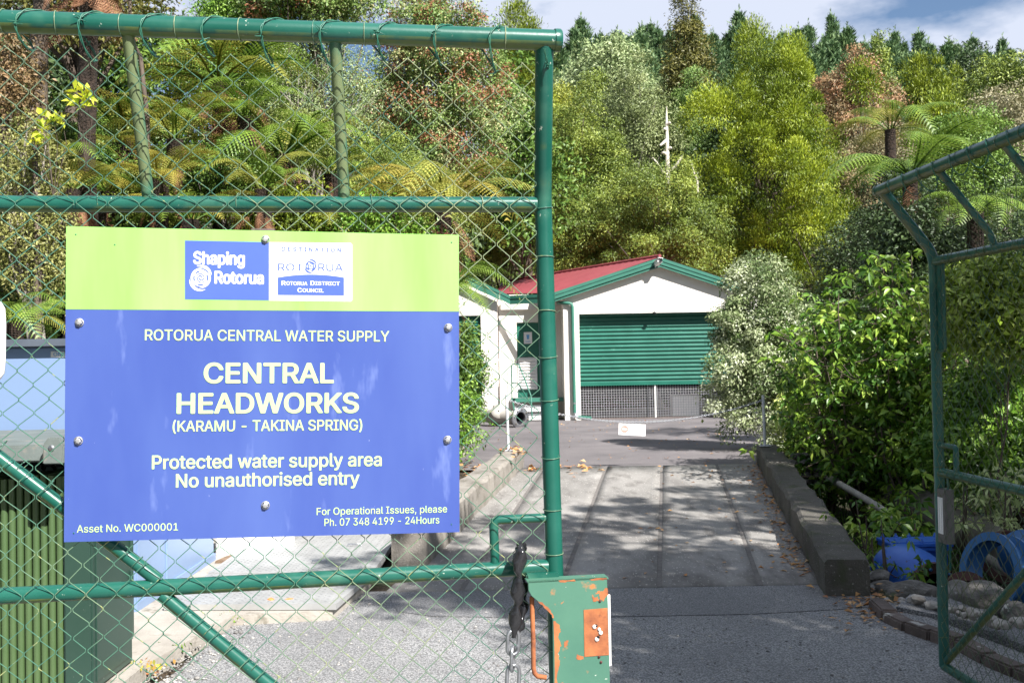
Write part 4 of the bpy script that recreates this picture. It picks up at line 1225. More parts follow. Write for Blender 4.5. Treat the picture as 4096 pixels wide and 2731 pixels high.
# garage roller door, drum shadow recess, wire panel
_, zr0 = XZ(2600, 1540); 
rd = corr(xd0 + .01, xd1 - .01, zr0 + .09, zt + .02, D + 0.28, pitch=0.1085, amp=0.020, m=MT['roller'], par=bd)
rect('bottom_rail', xd0 + .01, zr0, xd1 - .01, zr0 + .09, D + .26, D + .30, MT['roller'], rd)
mb = MB(); mb.lathe([(0.03, 0), (0.05, .02), (0.05, .06), (0.02, .08)], (xd0 + 2.0, D + .01, zt - .02), (0, -1, 0), 10); mb.build('door_stop', MT['lens'], bd)
mb = MB(); y = D + .33; zb = GZ + 0.03; ztp = zr0 + .04
x = xd0 + 0.03
while x < xd1: mb.box((x, y, (zb + ztp) / 2), (0.009, 0.008, ztp - zb)); x += 0.069
z = zb
while z < ztp: mb.box(((xd0 + xd1) / 2, y - .006, z), (xd1 - xd0, 0.008, 0.009)); z += 0.069
wp = mb.build('wire_panel', MT['postwhite2'], bd); tag(wp, kind='stuff')
for px in (2628,):
    x, _ = XZ(px, 1600); rect('panel_post', x - .02, zb - .03, x + .02, ztp, y - .04, y + .01, MT['white'], bd)
x, _ = XZ(2598, 1600); rect('panel_post', x - .006, zb - .03, x + .006, ztp, y - .03, y, MT['galv'], bd)
rect('panel_sill', xd0, GZ - .02, xd1, GZ + .045, y - .05, y + .02, MT['channel'], bd)
# things inside: a pale box stands for a patch of sunlight
x0_, _ = XZ(2690, 1600, D + 1.2); x1_, _ = XZ(2795, 1600, D + 1.2); 
mb = MB(); mb.box(((x0_ + x1_) / 2, D + 1.4, GZ + .3), (x1_ - x0_, .5, .58)); tag(mb.build('sun_patch_box', MT['paper'], bevel=.02), 'pale box standing for the sunlit patch inside the garage behind the wire panel', 'light patch')
rect('inner_block', xd0 + 2.9, GZ, xd0 + 4.1, GZ + 0.5, D + 2.0, D + 3, MT['conc'], bd)
# downpipe
dx, dzt = XZ(2289, 1216, D - .08); _, dzb = XZ(2312, 1668, D - .08)
x2, _ = XZ(2222, 1200, D + .5)
mb = MB(); mb.tube([(xc - .12, D + .35, dzt + .06), (xc - .05, D - .07, dzt + .04), (dx - .08, D - .085, dzt + .02), (dx - .02, D - .085, dzt), (dx, D - .085, dzt - .07), (dx + .01, D - .085, dzb + .12)], 0.045, 10)
dp = mb.build('downpipe', MT['fascia'], bd)
mb = MB(); mb.tube([(dx + .01, D - .085, dzb + .12), (dx + .02, D - .09, dzb + .04), (dx + .10, D - .12, dzb + .0)], 0.047, 10); mb.build('elbow', MT['galv'], dp)
mb = MB(); mb.tube([(dx + .10, D - .12, dzb - .0), (dx + .42, D - .3, dzb - .02)], 0.05, 10); mb.build('spout', MT['fascia'], dp)
mb = MB(); mb.lathe([(.053, 0), (.053, .04)], (dx + .006, D - .085, dzb + .35), (0, 0, 1), 12); mb.build('bracket', MT['galv'], dp)
# security camera under the peak
c = P(2636, 1050, yb - .12)
sc_ = thing('security_camera', 'white security camera fixed under the peak of the green gable', 'camera', c)
M = Matrix.Rotation(R(-20), 3, 'X') @ Matrix.Rotation(R(18), 3, 'Z')
mb = MB(); mb.box(c + Vector((-.02, 0, 0)), (0.13, 0.24, 0.11), M); mb.build('housing', MT['white'], sc_, bevel=.02)
mb = MB(); mb.box(c + M @ Vector((-.01, -.125, 0)), (0.09, 0.01, 0.075), M); mb.build('lens', MT['lens'], sc_)
mb = MB(); mb.tube([c + Vector((-.05, .06, -.02)), c + Vector((-.08, .1, -.1)), c + Vector((-.08, .16, -.11))], 0.018, 8); mb.build('bracket', MT['white'], sc_)
mb = MB(); mb.box(c + Vector((-.02, -.02, .062)), (0.15, 0.28, 0.012), M); mb.build('sunshield', MT['white'], sc_)

# steel steps in front of the person door
st = thing('steel_steps', 'steel steps with green handrails leading up to the green door', 'steps', (xdo0 + .2, DW - .9, GZ))
pz = XZ(2100, 1590, DW - .3)[1]; x0 = XZ(2045, 1590, DW - .6)[0]; x1 = xc - .02
rect('landing', x0, pz - .05, x1, pz, DW - .75, DW - .02, MT['galv'], st)
rect('kick_plate', x0, pz - .1, x1, pz + .01, DW - .78, DW - .751, MT['fascia'], st)
for k in range(3):
    z = pz - 0.21 * (k + 1) + .02; yy = DW - .78 - .24 * (k + 1)
    tr = rect('tread', x0 + .05, z - .04, x0 + .95, z, yy, yy + .26, MT['galv'], st)
    rect('nosing', x0 + .05, z - .16, x0 + .95, z - .045, yy - .005, yy + .005, MT['white'], tr)
for (xa) in (x0 + .02, x0 + .98):
    a = Vector((xa, DW - .76, pz - .05)); b = Vector((xa + .1, DW - 1.6, GZ))
    mb = MB(); d = b - a; mb.prism([a, a + Vector((0, 0, -.16)), b + Vector((0, 0, 0)), b + Vector((0, -.14, 0))], (.035, 0, 0)); mb.build('stringer', MT['door_green'], st)
def rail(pts, r=.018, m=MT['fascia']):
    mb = MB(); mb.tube(pts, r, 8); mb.build('handrail', m, st)
zt2 = XZ(2060, 1455, DW - .7)[1]
rail([(x0 + .02, DW - .74, pz), (x0 + .02, DW - .74, zt2 - .05), (x0 + .06, DW - .76, zt2), (x0 + .22, DW - .8, zt2 - .02), (x0 + .38, DW - 1.2, zt2 - .45), (x0 + .52, DW - 1.6, zt2 - .85), (x0 + .54, DW - 1.62, GZ + .1)], m=MT['hand'] if 'hand' in MT else MT['fascia'])
rail([(x0 + .02, DW - .74, pz + .42), (x0 + .2, DW - .85, pz + .40), (x0 + .5, DW - 1.55, pz - .1)])
rail([(x0 - .12, DW - .3, pz - .6), (x0 - .1, DW - .3, zt2 - .2)], .012, MT['galv'])

# old pipe fitting on the ground by the door wall
pf = thing('pipe_fitting', 'old pale grey flanged pipe lying on the asphalt before the door wall', 'pipe', (0, 25.5, GZ))
a = P(1905, 1698, 25.2); b = P(2082, 1712, 24.0)
a.z = GZ + .26; b.z = GZ + .24
dirv = (b - a).normalized()
mb = MB(); mb.lathe([(.15, 0), (.15, .5), (.2, .62), (.22, .7), (.2, .82), (.17, .95), (.17, (b - a).length)], a, dirv, 18); mb.build('pipe', MT['pipe_light'], pf)
mb = MB(); mb.lathe([(.15, -.03), (.25, -.03), (.25, .02), (.15, .02)], a, dirv, 18); mb.build('flange', MT['pipe_light'], pf)
L2 = (b - a).length
mb = MB(); mb.lathe([(.155, L2 + .02), (.27, L2 + .02), (.27, L2 - .03), (.15, L2 - .03)], a, dirv, 20); fl = mb.build('flange', MT['galv'], pf)
for k in range(8):
    an = k * math.pi / 4; u = dirv.orthogonal().normalized(); w = dirv.cross(u)
    mb = MB(); mb.lathe([(.018, 0), (.018, .03), (.001, .03)], b + dirv * .02 + (u * math.cos(an) + w * math.sin(an)) * .215, dirv, 6); mb.build('bolt', MT['pipe_grey'], fl)
mb = MB(); mb.lathe([(.155, L2 - .02), (.15, L2 - .5)], a, dirv, 18); mb.build('bore', MT['dark'], pf)
mb = MB(); mb.lathe([(.12, 0), (.12, .3), (.19, .3), (.19, .34), (.02, .34)], a + dirv * .75, Vector((.1, -.4, .2)), 14); mb.build('branch', MT['pipe_light'], pf)

# ------------------------------------------------------------------ barrier posts, chain and notice
def bpost(px, pyt, d, zb, label):
    t = P(px, pyt, d); o = thing('barrier_post', label, 'post', (t.x, t.y, zb), group=None)
    c = Vector((t.x + .012, t.y, zb))
    mb = MB(); mb.tube([c, Vector(t)], .021, 10); mb.build('pole', MT['postwhite'], o)
    mb = MB(); mb.box(c + Vector((0, 0, .006)), (.15, .13, .012)); mb.build('base_plate', MT['postwhite'], o, bevel=.002)
    for sx in (-1, 1):
        mb = MB(); mb.lathe([(.012, 0), (.012, .02), (.001, .02)], c + Vector((sx * .055, 0, .012)), (0, 0, 1), 6); mb.build('bolt', MT['galv'], o)
    return t
MT['postwhite'] = mat('chalky grey post paint', (0.66, 0.67, 0.70), (0.5, 0.52, 0.56), scale=9, rough=0.6)
tr_ = bpost(3052, 1580, 14.2, .50, 'pale steel post standing on the far end of the right kerb wall')
tl_ = bpost(2026, 1575, 14.2, .50, 'thin pale steel post on the left kerb wall, seen through the gate mesh')
A = tl_ - Vector((0, 0, .08)); Bp = tr_ - Vector((0, 0, .07)); 
mid = P(2532, 1688, 14.2)
sagd = (A.z + Bp.z) / 2 - mid.z
bc = thing('barrier_chain', 'thin steel chain strung between the two pale posts across the ramp', 'chain', A)
lk = MB(); lk.tube([(-.016, .0, .006), (-.010, 0, .010), (.010, 0, .010), (.016, 0, .006), (.016, 0, -.006), (.010, 0, -.010), (-.010, 0, -.010), (-.016, 0, -.006)], .0052, 5, closed=True)
lme = lk.mesh('link'); lme.materials.append(MT['galv'])
NL = 140
def cp_(t):
    p = A.lerp(Bp, t); p.z -= sagd * 4 * t * (1 - t) ; return p
for k in range(NL):
    t = (k + .5) / NL; p = cp_(t); d = (cp_(min(1, t + .01)) - cp_(max(0, t - .01))).normalized()
    o = bpy.data.objects.new('link', lme); COL.objects.link(o); o.parent = bc
    o.location = p - bc.location
    o.rotation_euler = (Matrix.Rotation(math.atan2(d.y, d.x), 3, 'Z') @ Matrix.Rotation(-math.asin(d.z), 3, 'Y') @ Matrix.Rotation(R(90) * (k % 2), 3, 'X')).to_euler()
    s_ = (Bp - A).length / NL / .026; o.scale = (s_, 1, 1)
nb = thing('notice_board', 'small faded white no entry notice hanging from the barrier chain', 'sign', mid)
NP = Plane(P(2475, 1692, 14.19), P(2583, 1697, 14.19), P(2476, 1742, 14.19))
def npanel(name, cs, o0, o1, m, par):
    return panel(NP, name, cs, o0, o1, m, par)
bo = npanel('board', [(2475, 1692), (2583, 1697), (2582, 1744), (2474, 1738)], -.004, 0, MT['paper'], nb)
oc = [(2498 + 15.5 * math.cos(R(22.5 + 45 * k)), 1716 + 15.5 * math.sin(R(22.5 + 45 * k))) for k in range(8)]
npanel('stop_symbol', oc, 0, .001, MT['fadedred'], nb)
lettering(NP, 'STOP', 2487, 2509, 1712, 1720, MT['paper'], nb, off=.0016, bold=.03)
lettering(NP, 'NO', 2541, 2556, 1700, 1707, MT['fadedtext'], nb, off=.0008)
for q in range(2): npanel('print_line', [(2520, 1716 + 9 * q), (2574, 1717.5 + 9 * q), (2574, 1719 + 9 * q), (2520, 1717.5 + 9 * q)], 0, .0007, MT['paper'], nb)
for px in (2492, 2566):
    mb = MB(); p = NP.at(px, 1697, 0); mb.tube([p, p + Vector((0, 0, .03))], .003, 6); mb.build('wire_hook', MT['galv'], nb)

# drain grate in the yard
c0 = PZ(2360, 1853, .22); c1 = PZ(2480, 1853, .22)
mb = MB(); mb.box(((c0.x + c1.x) / 2, c0.y, .203), (c1.x - c0.x, .22, .012))
g_ = mb.build('drain_grate', MT['lens']); tag(g_, 'narrow dark drain grate set in the asphalt at the top of the ramp', 'grate')
for k in range(10):
    mb = MB(); mb.box((c0.x + (k + .5) * (c1.x - c0.x) / 10, c0.y, .213), (.012, .2, .01)); mb.build('bar', MT['joint'], g_)

# ------------------------------------------------------------------ transformer, cabinets on the left
tf = thing('transformer', 'olive green ribbed transformer standing at the far left behind the gate', 'transformer', (-3, 5.4, .07))
yT = 5.25
def finrow():
    x1 = P(243, 2300, yT).x
    fm = MB(); fm.box((0, .22, 0), (0.030, .46, 1.0)); fm.tube([(0, -.006, -.5), (0, -.006, .5)], .0175, 10)
    me = fm.mesh('fin'); me.materials.append(MT['transf'])
    zt_ = P(200, 1905, yT).z; zb_ = .09
    k = 0; x = x1
    while x > -4.4:
        o = bpy.data.objects.new('fin', me); COL.objects.link(o); o.parent = tf
        o.location = Vector((x, yT, (zt_ + zb_) / 2 + 0.01 * math.sin(k * .7))) - tf.location; o.scale = (1, 1, (zt_ - zb_))
        x -= 0.0415; k += 1
    return x1, zt_
x1, ztf = finrow()
rect('tank', -4.4, .09, x1 - .0, ztf + .02, yT + .35, yT + 1.0, MT['transf_dark'], tf)
xa, xb = P(275, 2300, yT + .1).x, P(380, 2300, yT + .0).x
xcab = P(382, 2300, yT).x; xend = P(534, 2300, yT + .02).x
rect('cabinet', x1 + .03, .075, xcab, P(300, 1960, yT).z, yT - .04, yT + .50, MT['transf_dark'], tf, .01)
rect('cabinet_door', xcab + .001, .12, xcab + .006, P(300, 2000, yT).z, yT + .0, yT + .46, MT['transf_dark'], tf)
for z in (.55, .75):
    mb = MB(); mb.tube([(xcab + .012, yT + .46, z - .05), (xcab + .012, yT + .46, z + .05)], .012, 8); mb.build('hinge', MT['transf_dark'], tf)
# lid
zl = P(100, 1795, 5.2).z
mb = MB(); mb.prism([(-4.6, 4.95, zl - .055), (P(255, 1800, 5.0).x, 5.0, zl - .05), (P(255, 1800, 5.0).x + .05, 6.3, zl - .05), (-4.6, 6.3, zl - .05)], (0, 0, .085)); mb.build('lid', MT['grey_lid'], tf, bevel=.008)
c = P(210, 1800, 4.93)
mb = MB(); mb.prism([c + Vector((x, 0, z)) for x, z in ((-.05, -.07), (.05, -.07), (.055, .02), (.035, .06), (-.02, .065), (-.05, .03))][::-1], (0, .03, 0)); lug = mb.build('lifting_lug', MT['grey_lid'], tf, bevel=.006)
mb = MB(); mb.lathe([(.016, 0), (.016, .003), (.0005, .003)], c + Vector((-.005, 0, .01)), (0, -1, 0), 12); mb.build('hole', MT['galv'], lug)
rect('neck', -4.3, ztf + .02, P(240, 1860, 5.5).x, zl - .05, 5.55, 6.1, MT['dark'], tf)
for k in range(3):
    xx = P(140 + 45 * k, 1875, 5.3).x; mb = MB(); mb.tube([(xx, 5.4, ztf + .03), (xx + .02, 5.3, ztf + .08), (xx + .06, 5.35, ztf + .1)], .013, 8); mb.build('cable', MT['rubber'], tf)

bc2 = thing('cabinet', 'tall pale blue cabinet with dark coping behind the transformer', 'cabinet', (-3.4, 6.95, .07))
xr2 = P(543, 2300, 6.95).x; zt3 = P(100, 1392, 6.95).z
rect('body', -6.0, .07, xr2, zt3, 6.95, 8.75, MT['paleblue'], bc2, .006)
rect('coping', -6.05, zt3 + .002, xr2 + .04, zt3 + .06, 6.88, 8.8, MT['slate'], bc2, .008)
xs1 = xr2
rect('corner_strip', xr2 + .001, .07, xr2 + .012, zt3 - .01, 6.96, 7.02, MT['paleblue'], bc2)
rect('corner_strip', xr2 + .001, .07, xr2 + .010, zt3 - .01, 7.55, 7.58, MT['paleblue'], bc2)
rect('base_plinth', -6.0, .071, xr2 + .015, .13, 6.93, 8.76, MT['paleblue'], bc2)
CPn = Plane(P(205, 1406, 6.945), P(300, 1407, 6.945), P(205, 1428, 6.945))
lb = panel(CPn, 'label_plate', [(203, 1405), (300, 1407), (300, 1429), (203, 1428)], -.002, .001, MT['paper'], bc2)
lettering(CPn, 'ONE', 214, 262, 1409, 1424, MT['cyanprint'], bc2, off=.002, bold=.01)

# ------------------------------------------------------------------ blue valve, pipes and rings at the right
def flat_flange(mb, c, ax, r0, r1, th, seg=28):
    mb.lathe([(r0, 0), (r1, 0), (r1, th), (r0, th), (r0, 0)], c, ax, seg, smooth=False); return mb
vy = 8.35
c = P(3668, 2335, vy)
bv = thing('valve_body', 'large bright blue cast pipe valve lying in shade beyond the kerb end', 'valve', (c.x, c.y, c.z - .35))
ax = Vector((0.30, -1, -0.10)).normalized()
mb = MB(); mb.lathe([(.08, .40), (.19, .38), (.26, .30), (.29, .18), (.285, .05), (.265, -.06), (.235, -.12), (.22, -.16)], c - Vector((0, 0, .0)), -ax, 32); mb.build('body', MT['blue'], bv)
mb = MB(); flat_flange(mb, c + ax * .16, ax, .15, .235, .04); ff = mb.build('end_flange', MT['flange'], bv)
mb = MB(); mb.lathe([(.151, .19), (.148, -.12), (.01, -.16)], c, ax, 24); mb.build('bore', MT['lens'], bv)
for k in range(12):
    an = 2 * math.pi * k / 12; u = ax.orthogonal().normalized(); w = ax.cross(u)
    mb = MB(); mb.lathe([(.014, .21), (.014, .222), (.001, .222)], c + (u * math.cos(an) + w * math.sin(an)) * .195, ax, 6); mb.build('bolt', MT['paleblue_pipe'], ff)
tl2 = P(3565, 2180, vy + .30); tr2 = P(3800, 2190, vy + .30)
mx_ = (tl2.x + tr2.x) / 2; wx = tr2.x - tl2.x
mb = MB(); mb.box((mx_, vy + .44, tl2.z - .11), (wx - .03, .28, .26)); mb.build('bonnet', MT['blue'], bv, bevel=.015)
mb = MB(); mb.box((mx_, vy + .44, tl2.z), (wx + .03, .36, .028)); bf = mb.build('bonnet_flange', MT['blue'], bv, bevel=.004)
mb = MB(); mb.box((mx_, vy + .44, tl2.z - .034), (wx + .01, .35, .028)); mb.build('bonnet_flange', MT['blue'], bv, bevel=.004)
for k in range(5):
    for yy in (.30, .58):
        mb = MB(); mb.lathe([(.017, 0), (.017, .022), (.009, .022), (.009, .038), (.001, .038)], (tl2.x + .03 + k * (wx - .04) / 4, vy + yy, tl2.z + .014), (0, 0, 1), 6); mb.build('bolt', MT['blue'], bf)
# grey pipe running back
a = P(4030, 2225, 8.9); b = P(3820, 2085, 10.6); c3 = P(3330, 1865, 14.5)
gp = thing('pipeline', 'thick old grey pipe running back along the stream behind the right gate', 'pipe', (a.x, a.y, -.5))
mb = MB(); mb.tube([a, b, c3, P(3240, 1830, 16.0)], .20, 20); mb.build('pipe', MT['pipe_grey'], gp)
mb = MB(); flat_flange(mb, a - (b - a).normalized() * .04, (b - a), .17, .235, .05); mb.build('flange', MT['flange'], gp)
a2 = P(3300, 1900, 12.6); b2 = P(3470, 2000, 10.8); c2 = P(3720, 2160, 9.6)
sp = thing('small_pipe', 'thin pale blue grey pipe with a clamp lying beside the thick pipe', 'pipe', (a2.x, a2.y, a2.z))
mb = MB(); mb.tube([a2, b2, c2], .038, 12); mb.build('pipe', MT['pipe_light'], sp)
mb = MB(); mb.lathe([(.055, -.03), (.055, .03)], a2.lerp(b2, .35), b2 - a2, 12); mb.build('clamp', MT['galv'], sp)
mb = MB(); mb.tube([P(3880, 2190, 9.0), P(4020, 2275, 8.3), P(4090, 2330, 7.9)], .04, 12)
tag(mb.build('grey_conduit', MT['pipe_grey']), 'slim grey conduit lying between the thick pipe and the blue ring', 'pipe')
# leaning blue ring flange pair
c = P(3995, 2290, 7.7)
br = thing('ring_flange', 'light blue pipe ring with two flanges leaning among the rocks', 'pipe ring', (c.x, c.y, c.z - .3))
ax = Vector((-0.93, -0.32, 0.22)).normalized()
for q in (-.075, .075):
    mb = MB(); flat_flange(mb, c + ax * q, ax, .235, .30, .022, 36); mb.build('flange', MT['paleblue_pipe'], br)
mb = MB(); mb.lathe([(.235, -.06), (.235, .08)], c, ax, 32); mb.lathe([(.222, .08), (.222, -.06)], c, ax, 32); mb.build('spool', MT['paleblue_pipe'], br)
c = P(4110, 2215, 8.0)
mb = MB(); ax = Vector((-.5, -.8, .1)).normalized(); mb.lathe([(.02, .22), (.2, .22), (.2, .1), (.15, .08), (.15, -.5)], c, ax, 24)
tag(mb.build('pipe_stub', MT['paleblue_pipe']), 'pale blue pipe stub cut off by the right edge of the photo', 'pipe')
c = P(3870, 2390, 7.3)
mb = MB(); ax = Vector((.1, -.9, .35)).normalized(); mb.lathe([(.12, 0), (.19, 0), (.19, .03), (.12, .03), (.12, -.12), (.15, -.14)], c, ax, 24, smooth=False)
tag(mb.build('pipe_collar', MT['flange']), 'rusty round pipe collar lying beside the blue ring flange', 'pipe collar')

# rocks
def rock(px, py, d, sx, sy, sz, seed, label, m=None, name='rock', group=None):
    r = np.random.default_rng(seed)
    bm = bmesh.new(); bmesh.ops.create_icosphere(bm, subdivisions=3, radius=1)
    dirs = r.normal(0, 1, (9, 3)); dirs /= np.linalg.norm(dirs, axis=1)[:, None]; lim = r.uniform(.62, .95, 9)
    for v in bm.verts:
        q = np.array(v.co[:])
        for a_, l_ in zip(dirs, lim):
            t = q @ a_
            if t > l_: q = q - a_ * (t - l_)
        q = q * (1 + .03 * r.normal())
        v.co = (q[0] * sx, q[1] * sy, q[2] * sz)
    me = bpy.data.meshes.new(name); bm.to_mesh(me); bm.free(); me.materials.append(m or MT['rock'])
    o = bpy.data.objects.new(name, me); COL.objects.link(o)
    o.location = P(px, py, d); o.rotation_euler = (0, 0, r.uniform(0, 6))
    return tag(o, label, 'rock', group)
RK = 'rocks between the driveway and the blue pipes'
rock(3530, 2368, 7.75, .15, .12, .10, 1, 'pale flat topped rock nearest the end of the kerb wall', group=RK)
rock(3652, 2395, 7.45, .25, .13, .14, 2, 'long dark angular rock in front of the blue valve', group=RK)
rock(3935, 2405, 6.9, .17, .14, .15, 3, 'grey upright rock seen through the open gate below the blue ring', group=RK)
rock(4025, 2440, 6.55, .10, .09, .08, 4, 'brownish rock right of the grey upright rock', group=RK)
rock(4085, 2460, 6.4, .13, .10, .09, 5, 'pale bluish rock at the right edge below the pipes', group=RK)
rock(3820, 2390, 7.2, .20, .15, .13, 6, 'dark rock just right of the gate post', group=RK)
rock(3520, 2310, 8.1, .12, .10, .07, 12, 'small white rock under the left side of the blue valve', group=RK)
rs = random.Random(4)
def stone_label(k, s):
    where = 'left end of the path edge' if k < 9 else ('path edge behind the gate post' if k < 17 else ('path edge right of the gate post' if k < 26 else 'right end of the path edge'))
    return ('larger' if s > .036 else 'tiny' if s < .026 else 'fist sized') + ' pale stone, ' + where
for k in range(34):
    t = k / 33; px = 3480 + 640 * t + rs.uniform(-18, 18); py = 2405 + 25 * math.sin(t * 3) * 0 + (2500 - 2405) * max(0, t - .3) / .7 + rs.uniform(-12, 22)
    s = rs.uniform(.018, .05)
    rock(px, py, 7.35 - 1.5 * t, s * 1.3, s, s * .8, 30 + k, stone_label(k, s), m=MT['rockpale'] if 'rockpale' in MT else None, name='stone', group='small stones along the side path')
# dry stone wall at the far side
dw = thing('stone_wall', 'low dry stone wall of flat slabs beyond the right kerb wall', 'wall', P(3230, 1900, 13.2))
rs = random.Random(8)
for row in range(5):
    px = 3130 + 8 * row
    while px < 3300 - 6 * row:
        w = rs.uniform(28, 60)
        o = rock(px + w / 2, 1925 - row * 26 + rs.uniform(-4, 4), 13.0 + row * .05, w / 2 / F * 13 * 1.1, .14, .045, int(rs.random() * 1e6), None, name='stone')
        for kk in ('label', 'category', 'group'):
            if kk in o: del o[kk]
        loc = o.location.copy(); o.parent = dw; o.location = loc - dw.location; o.rotation_euler = (0, 0, rs.uniform(-.15, .15)); px += w
# ------------------------------------------------------------------ plants
def unit(v): return v / (np.linalg.norm(v, axis=1)[:, None] + 1e-9)

def leaf_arrays(pos, d, L, Wd, r, fold=0.18, droop=0.12, shape=0.45, nrm=None):
    n = len(pos)
    side = unit(np.cross(d, (r.normal(0, 1, (n, 3)) + np.array([0, 0, 0.8])) if nrm is None else nrm))
    nn = np.cross(side, d)
    L = np.broadcast_to(np.asarray(L, float), (n,))[:, None]; Wd = np.broadcast_to(np.asarray(Wd, float), (n,))[:, None]
    b = pos; m1 = pos + d * L * shape + side * Wd / 2 + nn * Wd * fold; m2 = pos + d * L * shape - side * Wd / 2 + nn * Wd * fold
    t = pos + d * L - np.array([0, 0, 1.0]) * L * droop
    V = np.stack([b, m1, t, m2], 1).reshape(-1, 3)
    i = np.arange(n) * 4
    Fc = np.concatenate([np.stack([i, i + 1, i + 2], 1), np.stack([i, i + 2, i + 3], 1)])
    return V, Fc

class Leaves:
    def __init__(s): s.V = []; s.F = []; s.A = []; s.n = 0
    def add(s, pos, d, L, Wd, r, attr, **k):
        V, Fc = leaf_arrays(pos, d, L, Wd, r, **k)
        s.V.append(V); s.F.append(Fc + s.n); s.n += len(V); s.A.append(np.repeat(np.clip(attr, 0, 1), 4))
    def mesh(s, name, m):
        me = mesh_np(name, np.concatenate(s.V), np.concatenate(s.F), attr=np.concatenate(s.A)); me.materials.append(m); return me

def clump_pts(r, n, c, rad, hollow=0.55, lump=0.25, low=-0.9):
    """points filling the outer part of a lumpy ellipsoid"""
    out = []
    fr = r.uniform(0, 6.28, 6); fk = r.integers(2, 5, 6)
    while len(out) < n:
        v = r.normal(0, 1, 3); v /= np.linalg.norm(v)
        if v[2] < low: continue
        a = math.atan2(v[1], v[0]); e = math.asin(max(-1, min(1, v[2])))
        lm = 1 + lump * (math.sin(fk[0] * a + fr[0]) * math.cos(fk[1] * e + fr[1]) + 0.6 * math.sin(fk[2] * 2 * a + fr[2] + 3 * e))
        q = hollow + (1 - hollow) * r.random() ** 0.6
        out.append(np.array(c) + v * q * lm * np.array(rad))
    return np.array(out)

def trunk_limbs(name, base, top, r0, targets, m, parent, r, nl=14, sub=True):
    mb = MB(); base = Vector(base); top = Vector(top)
    pts = []
    n = 6
    off = [Vector((r.normal(), r.normal(), 0)) * (top - base).length * 0.02 for _ in range(n + 1)]
    for k in range(n + 1): pts.append(base.lerp(top, k / n) + off[k] * (k > 0))
    mb.tube(pts, [r0 * (1 - 0.75 * k / n) for k in range(n + 1)], 8)
    idx = r.permutation(len(targets))[:nl]
    for q in idx:
        t = Vector(targets[q]); f = r.uniform(0.35, 0.95); s0 = base.lerp(top, f)
        if t.z < s0.z - 0.3: s0 = base.lerp(top, max(0.2, f - 0.3))
        mid = s0.lerp(t, 0.5) + Vector((0, 0, r.uniform(0.0, 0.25) * (t - s0).length * 0.4)) + Vector((r.normal(), r.normal(), 0)) * 0.06 * (t - s0).length
        rr = r0 * 0.38 * (1 - f * 0.5)
        mb.tube([s0, mid, t], [rr, rr * 0.6, rr * 0.2], 5)
    return mb.build(name, m, parent)

